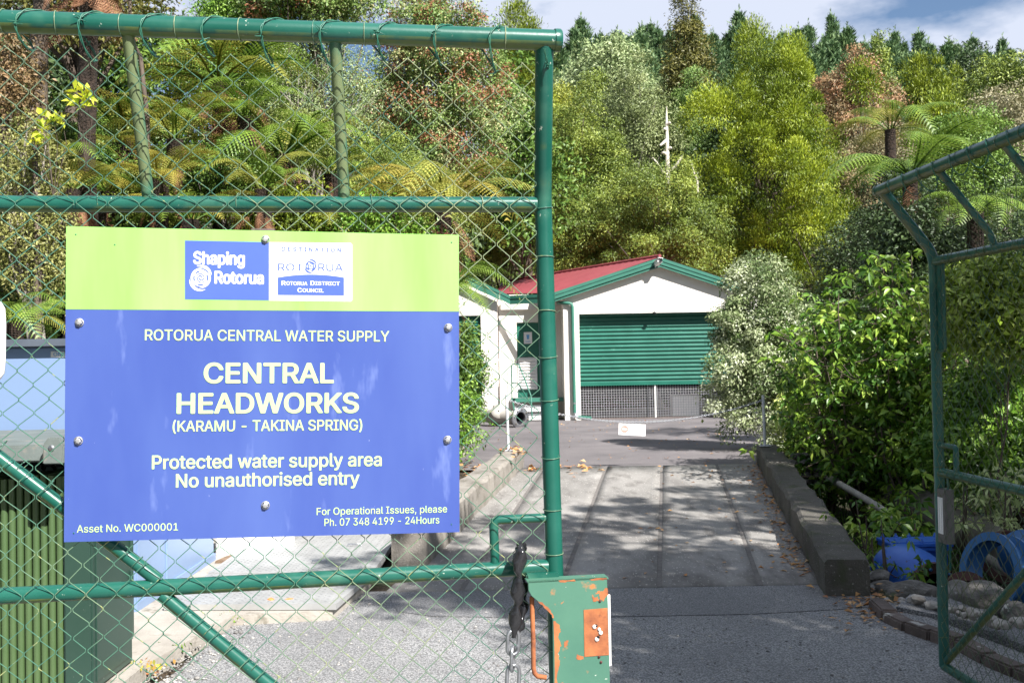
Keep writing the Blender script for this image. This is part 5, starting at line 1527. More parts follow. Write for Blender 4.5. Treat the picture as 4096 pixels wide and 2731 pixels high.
def crown(kind, r, lobes, ncl, nper, L, ratio, cs, cols_bias=0.0, redfrac=0.0):
    """lobes: list of (cx,cy,cz,rx,ry,rz). Returns Leaves and clump centres"""
    LV = Leaves(); allc = []
    vol = np.array([l[3] * l[4] + l[3] * l[5] + l[4] * l[5] for l in lobes]); vol = vol / vol.sum()
    nrm = None
    for l, w in zip(lobes, vol):
        C = clump_pts(r, max(3, int(ncl * w)), l[:3], l[3:6], hollow=0.5 if kind != 'cone' else 0.6)
        allc.append(C)
        cen = np.array(l[:3])
        m = len(C)
        cr_ = r.random(m) * 0.6 + 0.2
        red = r.random(m) < redfrac
        outw = unit((C - cen) / np.array(l[3:6]))
        k = nper
        idx = np.repeat(np.arange(m), k)
        csz = cs * r.uniform(0.6, 1.4, m)
        if kind in ('broad', 'fine', 'silver'):
            o = unit(r.normal(0, 1, (m * k, 3)) + outw[idx] * 0.5 + np.array([0, 0, 0.35]))
            g = o * (csz[idx] * 1.45 * r.uniform(0.45, 1.12, m * k))[:, None] * np.array([1, 1, 0.7]) + r.normal(0, .12, (m * k, 3)) * csz[idx][:, None]
            pos = C[idx] + g
            nrm = unit(o + r.normal(0, 0.45, (m * k, 3)))
            d = unit(np.cross(nrm, r.normal(0, 1, (m * k, 3))) + o * 0.35)
            fold, dr = 0.2, 0.12
        elif kind == 'plume':       # solid feathery plumes, strokes running down the outside
            o = unit(r.normal(0, 1, (m * k, 3)) + outw[idx] * 0.7 + np.array([0, 0, 0.25]))
            lean = (outw[idx] * np.array([1, 1, 0])) 
            g = o * (csz[idx] * 1.3 * r.uniform(0.5, 1.12, m * k))[:, None] * np.array([1.0, 1.0, .95])
            g[:, 2] += np.maximum(g[:, 2], 0) ** 2 / (csz[idx] * 1.3) * (1 - .6 * np.hypot(g[:, 0], g[:, 1]) / (csz[idx] * 1.3)) * .5
            g = g + lean * (np.abs(g[:, 2]) * np.where(g[:, 2] < 0, .35, -.1))[:, None]
            pos = C[idx] + g
            nrm = unit(o + r.normal(0, 0.4, (m * k, 3)))
            sgn = np.where(g[:, 2] > -csz[idx] * .35, .8, -.45)
            d = unit(np.array([0, 0, 1.0]) * sgn[:, None] + o * 0.75 + r.normal(0, 0.35, (m * k, 3)))
            fold, dr = 0.1, 0.05
        elif kind == 'spray':       # upright sprays at shoot ends
            g = r.normal(0, 1, (m * k, 3)) * csz[idx][:, None] * np.array([.5, .5, 1.1])
            pos = C[idx] + g
            d = unit(outw[idx] * 0.35 + r.normal(0, 0.35, (m * k, 3)) + np.array([0, 0, 1.0]))
            fold, dr = 0.15, 0.0
        else:                        # weeping conifer sprays
            t = r.random(m * k)
            swing = unit(outw[idx] * np.array([1, 1, 0]) + r.normal(0, 0.45, (m * k, 3)) * np.array([1, 1, .3]))
            pos = C[idx] + swing * (t * csz[idx] * 1.3)[:, None] + np.array([0, 0, 1]) * ((0.55 * t - 1.25 * t ** 2.2) * csz[idx])[:, None] + r.normal(0, 0.24, (m * k, 3)) * csz[idx][:, None] * np.array([1, 1, .8])
            d = unit(swing * (1.0 - 0.4 * t)[:, None] + np.array([0, 0, -1.0]) * (t * 1.3 - .35)[:, None] + r.normal(0, 0.35, (m * k, 3)))
            nrm = unit(outw[idx] + np.array([0, 0, .5]) + r.normal(0, .5, (m * k, 3)))
            fold, dr = 0.1, 0.15
        at = cr_[idx] + r.normal(0, 0.13, m * k)
        at = np.where(red[idx], 0.97 + 0.03 * r.random(m * k), np.clip(at, 0, 0.84 if redfrac > 0 else 1))
        Ls = L * r.uniform(0.6, 1.25, m * k)
        LV.add(pos, d, Ls, Ls * ratio, r, at, fold=fold, droop=dr, nrm=nrm)
    return LV, np.concatenate(allc)

SEED = [100]
def tree(name, label, cat, px, pyt, pyb, wpx, d, kind, cols, ncl, nper, L, ratio=0.4, cs=0.28, lobes=None, depth=None, trunk_r=0.14, barkm=None,
         group=None, redfrac=0.0, nl=12, ground=True, base_px=None, shape='ball', rough=.45, trans=.1):
    """a tree whose crown fills the given part of the photograph at distance d"""
    SEED[0] += 1; r = np.random.default_rng(SEED[0])
    if d >= 19 and name != 'background_tree': L *= .62; nper = int(nper * 2.1)
    top = P(px, pyt, d); bot = P(px, pyb, d); rx_ = wpx / 2 / F * d; rz = (top.z - bot.z) / 2; cz = (top.z + bot.z) / 2; cx = (top.x + bot.x) / 2
    ry = depth or rx_ * 0.9
    if lobes is None:
        if shape == 'cone':
            lobes = [(0, 0, -0.55, .95, .95, .5), (0.05, 0, -0.1, .78, .78, .5), (-0.03, 0, 0.3, .52, .52, .42), (0, 0, 0.7, .26, .26, .33)]
        elif shape == 'column':
            lobes = [(0, 0, -0.5, .9, .9, .55), (0.1, 0, 0.1, .8, .8, .5), (-0.05, 0, 0.6, .55, .55, .42)]
        else:
            lobes = [(0, 0, 0, .72, .72, .72), (-.45, .1, -.2, .5, .5, .5), (.48, -.1, -.1, .48, .48, .52), (.1, -.3, .45, .46, .5, .5), (-.2, .2, .4, .45, .5, .45), (.2, -.35, -.45, .55, .5, .45)]
            lobes = [(a + r.normal() * .06, b + r.normal() * .06, c + r.normal() * .06, e, f_, g_) for a, b, c, e, f_, g_ in lobes]
    Lb = [(cx + a * rx_, d + b * ry, cz + c * rz, e * rx_, f_ * ry, g_ * rz) for a, b, c, e, f_, g_ in lobes]
    gz = TZ(cx, d)
    root = thing(name, label, cat, (cx, d, gz), group)
    LV, C = crown(kind, r, Lb, ncl, nper, L, ratio, cs, redfrac=redfrac)
    key = 'leaf ' + str(cols)[:60] + str(rough)
    if key not in MT: MT[key] = leaf_mat(name + ' foliage', cols, rough=rough, trans=trans)
    link('crown', LV.mesh('crown', MT[key]), root)
    trunk_limbs('trunk', (cx, d, min(gz, cz - rz) - 0.1), (cx + r.normal() * .1, d, cz + rz * 0.6), trunk_r, C, barkm or MT['bark'], root, r, nl=nl)
    return root

# ---- fern fronds
def frond_mesh(L, Wf, npair, seed, m, arch=0.30, droop=0.75, detail=6):
    r = np.random.default_rng(seed); V = []; Fc = []; A = []
    def rach(t): return np.array([L * (t - 0.10 * t * t), L * 0.02 * math.sin(3 * t + seed), L * (arch * math.sin(min(t, 1) * 1.7) - droop * t ** 2.3 * 0.6)])
    base = []
    for k in range(13):
        p = rach(k / 12); w = 0.012 * (1 - k / 14)
        base.append(len(V)); V += [p + np.array([0, w, 0]), p + np.array([0, -w, 0]), p + np.array([0, 0, -w * 1.4])]; A += [.15] * 3
    for k in range(12):
        a, b = base[k], base[k + 1]; Fc += [(a, b, b + 1), (a, b + 1, a + 1), (a, a + 2, b + 2), (a, b + 2, b), (a + 1, b + 1, b + 2), (a + 1, b + 2, a + 2)]
    for k in range(npair):
        t = 0.14 + 0.85 * k / (npair - 1); p = rach(t); tn = rach(min(1, t + .02)) - rach(t - .02); tn /= np.linalg.norm(tn)
        w = Wf * (math.sin(math.pi * min(1, (t * 0.93 + 0.04)) ** 0.8) ** 0.8) * r.uniform(.9, 1.08)
        g = L * .85 / npair * 0.62
        for s in (-1, 1):
            dd = np.array([0, s, 0]) * .92 + tn * .42; dd /= np.linalg.norm(dd)
            prev = p; a0 = r.uniform(.25, .8)
            for q in range(detail):
                u0, u1 = q / detail, (q + 1) / detail
                dz = np.array([0, 0, -1]) * w * 0.30
                c0 = p + dd * w * u0 + dz * u0 ** 2; c1 = p + dd * w * u1 + dz * u1 ** 2
                h = g * (1 - u0 * 0.85); 
                n = len(V)
                V += [c0, c1, c0 * .45 + c1 * .55 + tn * h + dz * 0.02, c0 * .45 + c1 * .55 - tn * h * .8 + dz * .02]
                A += [a0 + .1, a0 + .1, a0 + .3 * u1, a0 - .2]
                Fc += [(n, n + 1, n + 2), (n, n + 3, n + 1)]
    me = mesh_np('frond', np.array(V), np.array(Fc), attr=np.clip(A, 0, 1)); me.materials.append(m)
    return me
MT['fern'] = leaf_mat('fern green', [(0.035, 0.085, 0.012), (0.12, 0.20, 0.025), (0.22, 0.30, 0.05)], rough=.4)
MT['fern_gold'] = leaf_mat('fern gold', [(0.10, 0.10, 0.018), (0.25, 0.22, 0.035), (0.38, 0.30, 0.06)], rough=.5)
MT['fern_olive'] = leaf_mat('fern olive', [(0.06, 0.08, 0.012), (0.20, 0.21, 0.035), (0.32, 0.31, 0.06)], rough=.5)
MT['fern_dead'] = leaf_mat('fern dead', [(0.07, 0.03, 0.014), (0.20, 0.09, 0.045), (0.34, 0.19, 0.11)], rough=.8, trans=.15)
FR = {k: [frond_mesh(1.0, 0.21, 26, 5 * i + j, MT[k], arch=a, droop=dr) for j, (a, dr) in enumerate(((.34, .85), (.26, .7), (.42, 1.0)))] for i, k in enumerate(('fern', 'fern_gold', 'fern_olive', 'fern_dead'))}
def tree_fern(label, px, py, d, L, mats, n=15, tilt=8, trunk_h=None, dead=10, seed=0, a0=0, a1=360, group='tree ferns', up=0.0, trunk=True):
    r = random.Random(seed + 50); c = P(px, py, d); gz = TZ(c.x, c.y)
    root = thing('tree_fern', label, 'tree fern', (c.x, c.y, gz), group)
    h = c.z - gz
    if trunk:
        mb = MB(); mb.tube([(c.x, c.y, gz - .1), (c.x + r.uniform(-.08, .08), c.y, gz + h * .5), (c.x, c.y, c.z)], [.16, .12, .13], 9)
        mb.build('trunk', MT['fernbark'], root)
    for k in range(n):
        a = R(a0 + (a1 - a0) * (k + r.uniform(-.3, .3)) / n); ml = r.choice(FR[r.choice(mats)])
        s = L * r.uniform(.82, 1.1)
        o = link_local('frond', ml, root, (math.cos(a) * .06, math.sin(a) * .06, h), (R(r.uniform(-25, 25)), R(-tilt - up + r.uniform(-26, 20)), a), (s, s * r.uniform(.9, 1.3), s * r.uniform(.75, 1.3)))
    for k in range(dead * 2):
        a = R(360 * (k + r.uniform(-.5, .5)) / max(1, dead * 2)); s = L * r.uniform(.4, .85)
        link_local('dead_frond', r.choice(FR['fern_dead']), root, (math.cos(a) * .1, math.sin(a) * .1, h - r.uniform(.0, .35)), (R(r.uniform(-60, 60)), R(r.uniform(38, 84)), a), (s, s * r.uniform(.35, .8), s * r.uniform(-.6, .9)))
    return root
MT['fernbark'] = mat('fibrous brown fern trunk', (0.05, 0.032, 0.022), (0.02, 0.014, 0.010), scale=14, rough=1, bump=1.0, bscale=30, dist=.05)

# ---- pines on the skyline
MT['pine'] = leaf_mat('pine needles', [(0.03, 0.065, 0.025), (0.06, 0.115, 0.045), (0.11, 0.175, 0.065), (0.20, 0.25, 0.09)], rough=.6, trans=.15)
def pine_mesh(seed):
    r = np.random.default_rng(seed); LV = Leaves(); H = 15.0
    for k in range(34):
        z = H * (0.30 + 0.70 * k / 34); t = (z / H - .3) / .7; rad = 2.3 * (1 - t) ** 0.75 + 0.12
        nb_ = 9
        for b in range(nb_):
            a = r.uniform(0, 6.28); l = rad * r.uniform(.65, 1.1); n = 13
            u = r.random(n) ** .6; dirv_ = np.array([math.cos(a), math.sin(a), 0.0])
            pos = np.array([0, 0, z]) + dirv_ * (u * l)[:, None] + np.array([0, 0, 1]) * (0.38 * l * u ** 2)[:, None] + r.normal(0, .12, (n, 3))
            d = unit(dirv_ * .4 + np.array([0, 0, 1.0]) + r.normal(0, .45, (n, 3)))
            LV.add(pos, d, r.uniform(.35, .75, n), .13, r, .15 + .55 * u * r.random(n) + .25 * r.random(n) * (u > .8), fold=.1, droop=0)
    n = 10; LV.add(np.array([[0, 0, H - .2 + .12 * k] for k in range(n)]), unit(r.normal(0, .3, (n, 3)) + np.array([0, 0, 1])), .6, .12, r, np.full(n, .7))
    return LV.mesh('foliage', MT['pine'])
PM = [pine_mesh(k) for k in range(6)]
tkm = MB().tube([(0, 0, -1), (0, 0, 8), (0, 0, 15)], [.2, .14, .03], 6).mesh('trunk'); tkm.materials.append(MT['bark'])
rs = random.Random(21); npn = 0
def pine(px, pyt, d, sc_=1.0, label='dark green plantation pine in the rows along the skyline', group='plantation pines on the skyline'):
    t = P(px, pyt, d); gz = TZ(t.x, d); H = 15.6 * sc_
    root = thing('pine_tree', label, 'pine tree', (t.x, d, t.z - H), group, rz=rs.uniform(0, 6.28)); root.rotation_euler[0] = R(rs.uniform(-3, 3)); root.rotation_euler[1] = R(rs.uniform(-3, 3))
    w = sc_ * rs.uniform(.95, 1.5)
    link_local('foliage', rs.choice(PM), root, scale=(w, w, sc_)); link_local('trunk', tkm, root, scale=(1, 1, sc_))
sky_pts = [(2090, 150), (2350, 110), (2600, 90), (2900, 90), (3300, 95), (3500, 140), (3800, 165), (4096, 205), (4300, 230)]
def skyline(px): return float(np.interp(px, [a for a, b in sky_pts], [b for a, b in sky_pts]))
for row, (d, dy, step) in enumerate(((118, 0, 44), (108, 45, 50), (98, 95, 58), (88, 150, 66), (80, 215, 84), (73, 290, 96))):
    px = 2050 + row * 23
    while px < 4330:
        sec = 'left of the golden conifer' if px < 2750 else ('above the golden conifer' if px < 3330 else ('between the golden conifer and the two topped conifer' if px < 3650 else 'at the right end'))
        PL = ('topmost', 'second', 'third', 'fourth', 'fifth', 'lowest')[row] + ' row of skyline pines, dark pine ' + sec
        pine(px + rs.uniform(-22, 22), skyline(px) + dy + rs.choice([-45, -15, 0, 10, 30, 45]) + rs.uniform(-12, 12), d, rs.uniform(.78, 1.08) * (1 - row * .03), PL); px += step

# ---- undergrowth on the slopes
def under(name, label, n, xr, yr, cols, L, seed, hz=1.2, cond=None):
    r = np.random.default_rng(seed)
    x = r.uniform(*xr, n); y = yr[0] + (yr[1] - yr[0]) * r.random(n) ** 1.2
    if cond is not None: k = cond(x, y); x, y = x[k], y[k]
    z = terrain(x, y); lump = (np.sin(x * 1.9 + y) * np.cos(y * 1.4 - x * .7) * .5 + .5)
    per = 26; idx = np.repeat(np.arange(len(x)), per); m = len(idx)
    g = r.normal(0, 1, (m, 3)) * np.array([.45, .45, .35])
    pos = np.stack([x, y, z + hz * (.25 + .75 * lump * r.random(len(x)))], 1)[idx] + g
    d = unit(unit(g) * .6 + r.normal(0, .5, (m, 3)) + np.array([0, -.2, .5]))
    LV = Leaves(); Ls = L * r.uniform(.6, 1.3, m)
    LV.add(pos, d, Ls, Ls * .5, r, (r.random(len(x)) * .6 + .2)[idx] + r.normal(0, .12, m))
    key = name + label; MT[key] = leaf_mat(name, cols)
    return tag(link(name, LV.mesh(name, MT[key])), label, kind='stuff')
G_D = [(0.012, 0.03, 0.008), (0.04, 0.075, 0.015), (0.09, 0.13, 0.025)]
under('hillside_undergrowth', 'mixed green undergrowth covering the hill behind the pump house', 2600, (-12, 34), (34, 84), [(0.03, 0.06, 0.012), (0.09, 0.13, 0.025), (0.17, 0.19, 0.04)], .30, 1, hz=2.4)
under('bank_undergrowth', 'dark undergrowth on the bank behind the left fence', 1900, (-16, -2.6), (11.5, 30), G_D, .13, 2, hz=1.2, cond=lambda x, y: x < -3.0)
under('stream_undergrowth', 'dark undergrowth on the stream bank at the right', 900, (3.2, 16), (8, 26), G_D, .13, 3, hz=.8, cond=lambda x, y: (x > kerbR(y) + .9) & ((y > 10.5) | (x > 6)) & ((x > kerbR(y) + 2.4) | (y > 15.5)))

# ================================================================== colours
GOLD = [(0.02, 0.045, 0.004), (0.09, 0.13, 0.008), (0.19, 0.24, 0.014), (0.31, 0.35, 0.025)]
YG = [(0.03, 0.055, 0.006), (0.12, 0.16, 0.012), (0.24, 0.28, 0.025)]
OLIVE = [(0.03, 0.06, 0.012), (0.14, 0.19, 0.03), (0.32, 0.37, 0.07)]
PALE = [(0.10, 0.14, 0.06), (0.22, 0.28, 0.12), (0.38, 0.42, 0.22)]
MID = [(0.02, 0.05, 0.01), (0.07, 0.13, 0.02), (0.16, 0.24, 0.04)]
DARK = [(0.012, 0.028, 0.010), (0.035, 0.06, 0.02), (0.08, 0.12, 0.04)]
BROWN = [(0.09, 0.07, 0.035), (0.20, 0.15, 0.07), (0.32, 0.19, 0.10), (0.36, 0.16, 0.08)]
TAN = [(0.10, 0.10, 0.05), (0.24, 0.22, 0.12), (0.38, 0.34, 0.22)]
GLOSS = [(0.025, 0.07, 0.008), (0.10, 0.20, 0.02), (0.24, 0.36, 0.06)]
REDT = [(0.02, 0.05, 0.01), (0.07, 0.13, 0.025), (0.17, 0.25, 0.06), (0.30, 0.34, 0.15), (0.25, 0.09, 0.045)]
SILV = [(0.03, 0.065, 0.018), (0.12, 0.17, 0.06), (0.30, 0.34, 0.18), (0.52, 0.54, 0.42)]
YEL = [(0.25, 0.34, 0.03), (0.42, 0.50, 0.04), (0.5, 0.48, 0.05)]

# ---- right half, far to near
tree('tree', 'pale grey green tree beyond the gate post, below the skyline pines', 'tree', 2430, 210, 640, 500, 52, 'broad', PALE, 170, 90, .34, .4, .55)
tree('conifer', 'tall dark olive conifer with level boughs reaching the top of the photo', 'conifer', 2745, -30, 520, 200, 44, 'broad', [(0.03, 0.035, 0.01), (0.09, 0.09, 0.02), (0.2, 0.18, 0.04)], 260, 34, .26, .3, .34, shape='cone')
tree('conifer', 'yellow green conifer with two pointed tops near the right edge', 'conifer', 3710, 250, 640, 210, 50, 'plume', YG, 150, 60, .34, .25, .36, shape='column')
tree('conifer', 'slender yellow green conifer just right of the two pointed tops', 'conifer', 3830, 290, 600, 160, 52, 'plume', YG, 110, 60, .34, .25, .34, shape='cone')
tree('conifer', 'narrow pale olive young conifer standing in front of the pines', 'conifer', 3520, 120, 420, 110, 60, 'broad', OLIVE, 90, 24, .34, .3, .3, shape='cone')
tree('tree', 'dark blue green tree with ragged top against the sky near the right edge', 'tree', 3890, 190, 620, 230, 56, 'broad', DARK, 280, 34, .40, .35, .5, shape='cone')
tree('tree', 'dark green tree filling the skyline at the right edge of the photo', 'tree', 4120, 240, 640, 280, 50, 'broad', DARK, 260, 34, .34, .4, .45)
tree('tree', 'yellowish bushy treetop low on the right edge above the open gate', 'tree', 4010, 235, 720, 360, 44, 'broad', OLIVE, 300, 34, .28, .35, .4)
tree('tree', 'grey twiggy tree behind the top rail of the right gate', 'tree', 4020, 320, 700, 300, 34, 'broad', TAN, 200, 30, .2, .3, .34, barkm=MT['twig'], nl=30)
tree('tree', 'reddish brown leaved tree right of the golden conifer', 'tree', 3400, 230, 640, 380, 47, 'broad', BROWN, 170, 100, .20, .4, .38, nl=26)
tree('tree', 'small round gold tipped conifer in front of the reddish tree', 'conifer', 3450, 265, 420, 110, 42, 'plume', GOLD, 50, 30, .26, .25, .34)
tree('tree', 'greyish brown thick crowned tree below the reddish tree', 'tree', 3500, 480, 1020, 470, 40, 'broad', [(0.07, 0.07, 0.035), (0.17, 0.15, 0.08), (0.27, 0.24, 0.13), (0.33, 0.2, 0.11)], 210, 110, .16, .4, .36, nl=34, barkm=MT['twig'])
tree('bush', 'fresh green leafy bush behind the tree fern and right gate', 'bush', 3840, 440, 900, 420, 32, 'broad', [(0.03, 0.07, 0.012), (0.11, 0.19, 0.03), (0.22, 0.32, 0.07)], 150, 90, .16, .5, .34)
tree('bush', 'round yellow green bush low beside the two topped conifer', 'bush', 3760, 400, 560, 150, 40, 'plume', GOLD, 60, 34, .26, .25, .34)
# golden weeping conifer: the big one
tree('conifer', 'huge golden green weeping conifer rising behind the pump house roof', 'conifer', 3050, 110, 1220, 680, 37, 'plume', GOLD, 190, 420, .20, .24, .42, trunk_r=.3, nl=50, redfrac=0,
     lobes=[(-.02, 0, -.70, .30, .8, .20), (-.55, -.3, -.12, .30, .4, .16), (-.35, -.5, -.42, .26, .4, .14), (-.62, -.1, -.72, .24, .5, .16), (.42, -.2, -.80, .40, .6, .20), (.66, .1, -.36, .30, .6, .30), (.30, -.6, -.45, .26, .4, .17),
            (.12, -.7, -.15, .26, .4, .16), (.50, -.2, .02, .34, .5, .24), (-.22, -.6, .12, .28, .4, .16), (-.48, 0, .30, .28, .5, .18), (.10, -.3, .34, .36, .5, .2), (.42, .1, .40, .32, .5, .22), (-.14, 0, .56, .30, .4, .18), (.12, -.3, .58, .24, .3, .18), (.05, -.5, .08, .26, .3, .2), (.22, 0, .72, .2, .3, .18), (-.10, -.1, .76, .16, .2, .16), (.02, 0, .90, .10, .2, .10), (.45, .1, .66, .14, .2, .12)])
tree('background_tree', 'deep green tree added behind the golden conifer to darken its gaps', 'tree', 3040, 330, 1220, 560, 41, 'broad', DARK, 150, 80, .26, .45, .5, nl=8)  # dark tree put in so gaps in the conifer look deeply shaded
tree('tree', 'olive fine leaved tree directly behind the front gate post', 'tree', 2330, 330, 1060, 440, 36, 'fine', OLIVE, 210, 130, .15, .36, .36)
tree('tree', 'yellow tinted fine leaved tree above the red roof', 'tree', 2220, 300, 800, 330, 40, 'fine', [(0.06, 0.08, 0.015), (0.20, 0.23, 0.03), (0.38, 0.38, 0.06)], 140, 120, .17, .36, .38)
tree('tree', 'grey green tree with silvery leaves left of the dead trunk', 'tree', 2540, 230, 780, 360, 42, 'broad', [(0.05, 0.07, 0.03), (0.18, 0.22, 0.08), (0.34, 0.37, 0.18)], 150, 110, .18, .4, .38, nl=30, barkm=MT['twig'])
tree('tree', 'mid green tree between the dead trunk and the golden conifer', 'tree', 2760, 300, 860, 330, 43, 'broad', [(0.04, 0.08, 0.02), (0.13, 0.21, 0.05), (0.25, 0.34, 0.09)], 140, 100, .18, .4, .38)
tree('tree', 'broad olive green tree hugging the pump house roof', 'tree', 2640, 660, 1180, 560, 33, 'fine', OLIVE, 240, 150, .13, .38, .30, nl=26, barkm=MT['twig'])
tree('bush', 'dense olive bush behind the left slope of the red roof', 'bush', 2330, 720, 1200, 420, 35, 'fine', [(0.03, 0.06, 0.012), (0.13, 0.18, 0.03), (0.26, 0.30, 0.06)], 190, 130, .14, .38, .30)
tree('tree', 'dark shaded tree right of the golden conifer behind the green shrubs', 'tree', 3480, 820, 1500, 520, 29, 'broad', DARK, 380, 34, .17, .45, .3)
tree('tree', 'dark leafy tree behind the open right gate', 'tree', 3900, 760, 1500, 620, 24, 'broad', DARK, 420, 34, .14, .5, .3)
# dead tree
dt = thing('dead_tree', 'bleached dead tree trunk with broken branches rising above the olive trees', 'dead tree', P(2668, 1000, 34.3))
a = P(2672, 820, 34.3); tp = P(2667, 425, 34.3)
mb = MB(); mb.tube([a - Vector((0, 0, 4)), a, P(2671, 700, 34.3), P(2668, 560, 34.3), P(2666, 470, 34.3), tp], [.13, .10, .085, .065, .04, .008], 9); tr0 = mb.build('trunk', MT['deadwood'], dt)
for i_, q in enumerate(([(2670, 700), (2650, 690), (2625, 650), (2610, 632)], [(2670, 690), (2700, 670), (2730, 625)], [(2668, 560), (2650, 575), (2640, 583)], [(2668, 600), (2685, 590)], [(2667, 520), (2655, 515)], [(2667, 620), (2656, 612), (2650, 610)], [(2667, 500), (2680, 490)])):
    mb = MB(); mb.tube([P(x, y, 34.3 - .1 * k) for k, (x, y) in enumerate(q)], [.065 * (1 - .7 * k / len(q)) for k in range(len(q))], 6); mb.build('broken_branch', MT['deadwood'], tr0)
db = thing('dead_branch', 'curved pale dead branch standing right of the dead trunk', 'dead branch', P(2790, 760, 33.5))
mb = MB(); mb.tube([P(2790, 770, 33.5), P(2788, 720, 33.5), P(2775, 690, 33.5), P(2762, 642, 33.5)], [.05, .04, .03, .01], 7); mb.build('limb', MT['deadwood'], db)
mb = MB(); mb.tube([P(2788, 720, 33.5), P(2806, 705, 33.4)], [.02, .01], 5); mb.build('branch_stub', MT['deadwood'], db)

# ---- silver bush and green shrubs by the ramp
tree('bush', 'large silvery leaved bush at the right corner of the garage', 'bush', 3055, 1040, 1830, 460, 16.6, 'broad', SILV, 260, 300, .058, .46, .17, depth=.95, trunk_r=.05, nl=40, barkm=MT['twig'], rough=.35, trans=.2,
     lobes=[(0, 0, .15, .75, .7, .55), (-.05, .1, .6, .5, .5, .40), (.42, .1, .25, .55, .6, .5), (-.55, 0, -.15, .45, .5, .42), (-.38, 0, .28, .42, .5, .36), (.1, -.1, -.45, .7, .6, .5), (.55, 0, -.4, .55, .6, .45), (.25, .1, .75, .25, .3, .25)])
tree('bush', 'low yellowish leaved shrub at the foot of the silver bush behind the kerb', 'bush', 3230, 1560, 1900, 330, 14.8, 'broad', [(0.05, 0.08, 0.015), (0.25, 0.30, 0.06), (0.5, 0.52, 0.2)], 150, 40, .06, .45, .11, trunk_r=.03)

# palmate shrub with large glossy leaflets and long bare stems
def palmate(name, label, px, pyt, pyb, wpx, d, ncl, L, cols, seed, depth=1.0, nst=16, leaflets=7, low=0.0):
    r = np.random.default_rng(seed); top = P(px, pyt, d); bot = P(px, pyb, d); rx_ = wpx / 2 / F * d; H = top.z - bot.z; cx = (top.x + bot.x) / 2; gz = min(TZ(cx, d), bot.z)
    root = thing(name, label, 'shrub', (cx, d, gz)); LV = Leaves(); st = MB()
    tips = []
    for k in range(nst):
        a = r.uniform(0, 6.28); q = r.random() ** .6
        t = np.array([cx + math.cos(a) * rx_ * q, d + math.sin(a) * depth * q, bot.z + H * (1 - .35 * q ** 2) * r.uniform(.8, 1.0)])
        b = np.array([cx + math.cos(a) * rx_ * .2 * q, d + math.sin(a) * .2, gz - .1])
        mid = b * .45 + t * .55 + np.array([math.cos(a) * .12, 0, -.1])
        st.tube([b, mid, t], [.022, .014, .006], 6); tips.append((b, mid, t))
    n = 0; cs = []
    while n < ncl:
        b, mid, t = tips[r.integers(nst)]; u = r.uniform(.12, 1.0) ** .8
        p = (mid * (1 - (u - .5) * 2) + t * (u - .5) * 2) if u > .5 else b * (1 - u * 2) + mid * u * 2
        c = p + r.normal(0, 1, 3) * np.array([rx_ * .26, depth * .3, .16])
        if c[2] < bot.z + .05: continue
        if r.random() < .5: st.tube([p, (p + c) / 2 + np.array([0, 0, -.03]), c], [.006, .005, .004], 4, caps=False)
        cs.append(c); n += 1
    cs = np.array(cs); ax = unit(r.normal(0, .45, (ncl, 3)) + np.array([0, -.25, 1.0]))
    u = unit(np.cross(ax, r.normal(0, 1, (ncl, 3)))); w = np.cross(ax, u)
    at = r.random(ncl) * .6 + .2
    for k in range(leaflets):
        a = 2 * math.pi * k / leaflets + r.normal(0, .15, ncl)
        dd = unit(u * np.cos(a)[:, None] + w * np.sin(a)[:, None] + ax * r.uniform(-.45, .25, ncl)[:, None])
        Ls = L * r.uniform(.65, 1.15, ncl)
        # two part leaf: base half and drooping tip half
        LV.add(cs + dd * .02, dd, Ls, Ls * .42, r, at + r.normal(0, .1, ncl), fold=.16, droop=.32, shape=.5)
    key = 'palm' + str(cols)[:50]
    if key not in MT: MT[key] = leaf_mat(name + ' foliage', cols, rough=.38, trans=.32, spec=.5)
    link('leaves', LV.mesh('leaves', MT[key]), root); st.build('stems', MT['bark'], root)
    return root
FIVE = [(0.014, 0.045, 0.008), (0.065, 0.15, 0.017), (0.19, 0.30, 0.035), (0.40, 0.48, 0.10)]
palmate('shrub', 'tall glossy green shrub with long bare stems beside the silver bush', 3480, 960, 2080, 620, 12.6, 1350, .125, FIVE, 41, depth=1.1, nst=22)
palmate('shrub', 'shorter glossy shrub between the silver bush and the tall shrub', 3290, 1250, 2000, 330, 13.6, 520, .115, FIVE, 42, depth=.8, nst=12)
palmate('shrub', 'glossy green shrub right behind the open gate post', 3690, 1150, 2150, 330, 11.6, 520, .12, FIVE, 43, depth=.8, nst=12)
palmate('seedling', 'young green seedling in front of the dark valve opening', 3640, 2290, 2400, 150, 7.6, 14, .085, FIVE, 44, depth=.08, nst=3, leaflets=6)
palmate('seedling', 'small shady plant cluster at the end of the kerb wall', 3480, 2090, 2350, 240, 8.4, 60, .06, FIVE, 45, depth=.2, nst=8, leaflets=5)
palmate('shrub', 'low leafy shrub in shade just above the blue valve', 3600, 1990, 2200, 380, 9.6, 70, .12, FIVE, 46, depth=.4, nst=8)
tree('shrub', 'bright leathery leaved shrub seen through the mesh of the right gate', 'shrub', 3960, 1010, 1500, 420, 9.6, 'broad', [(0.05, 0.10, 0.01), (0.20, 0.28, 0.03), (0.42, 0.48, 0.12)], 260, 30, .085, .42, .13, trunk_r=.015, nl=14, rough=.35)
tree('shrub', 'dense dark leaved shrub lower behind the right gate mesh', 'shrub', 3930, 1420, 2080, 520, 10.4, 'broad', GLOSS, 300, 34, .09, .42, .14, trunk_r=.015, nl=16, rough=.35)
palmate('shrub', 'shrub with pale whorled leaves over the thick grey pipe', 3960, 1850, 2120, 300, 9.4, 46, .11, [(0.08, 0.14, 0.03), (0.35, 0.42, 0.16), (0.6, 0.62, 0.36)], 47, depth=.4, nst=8, leaflets=6)
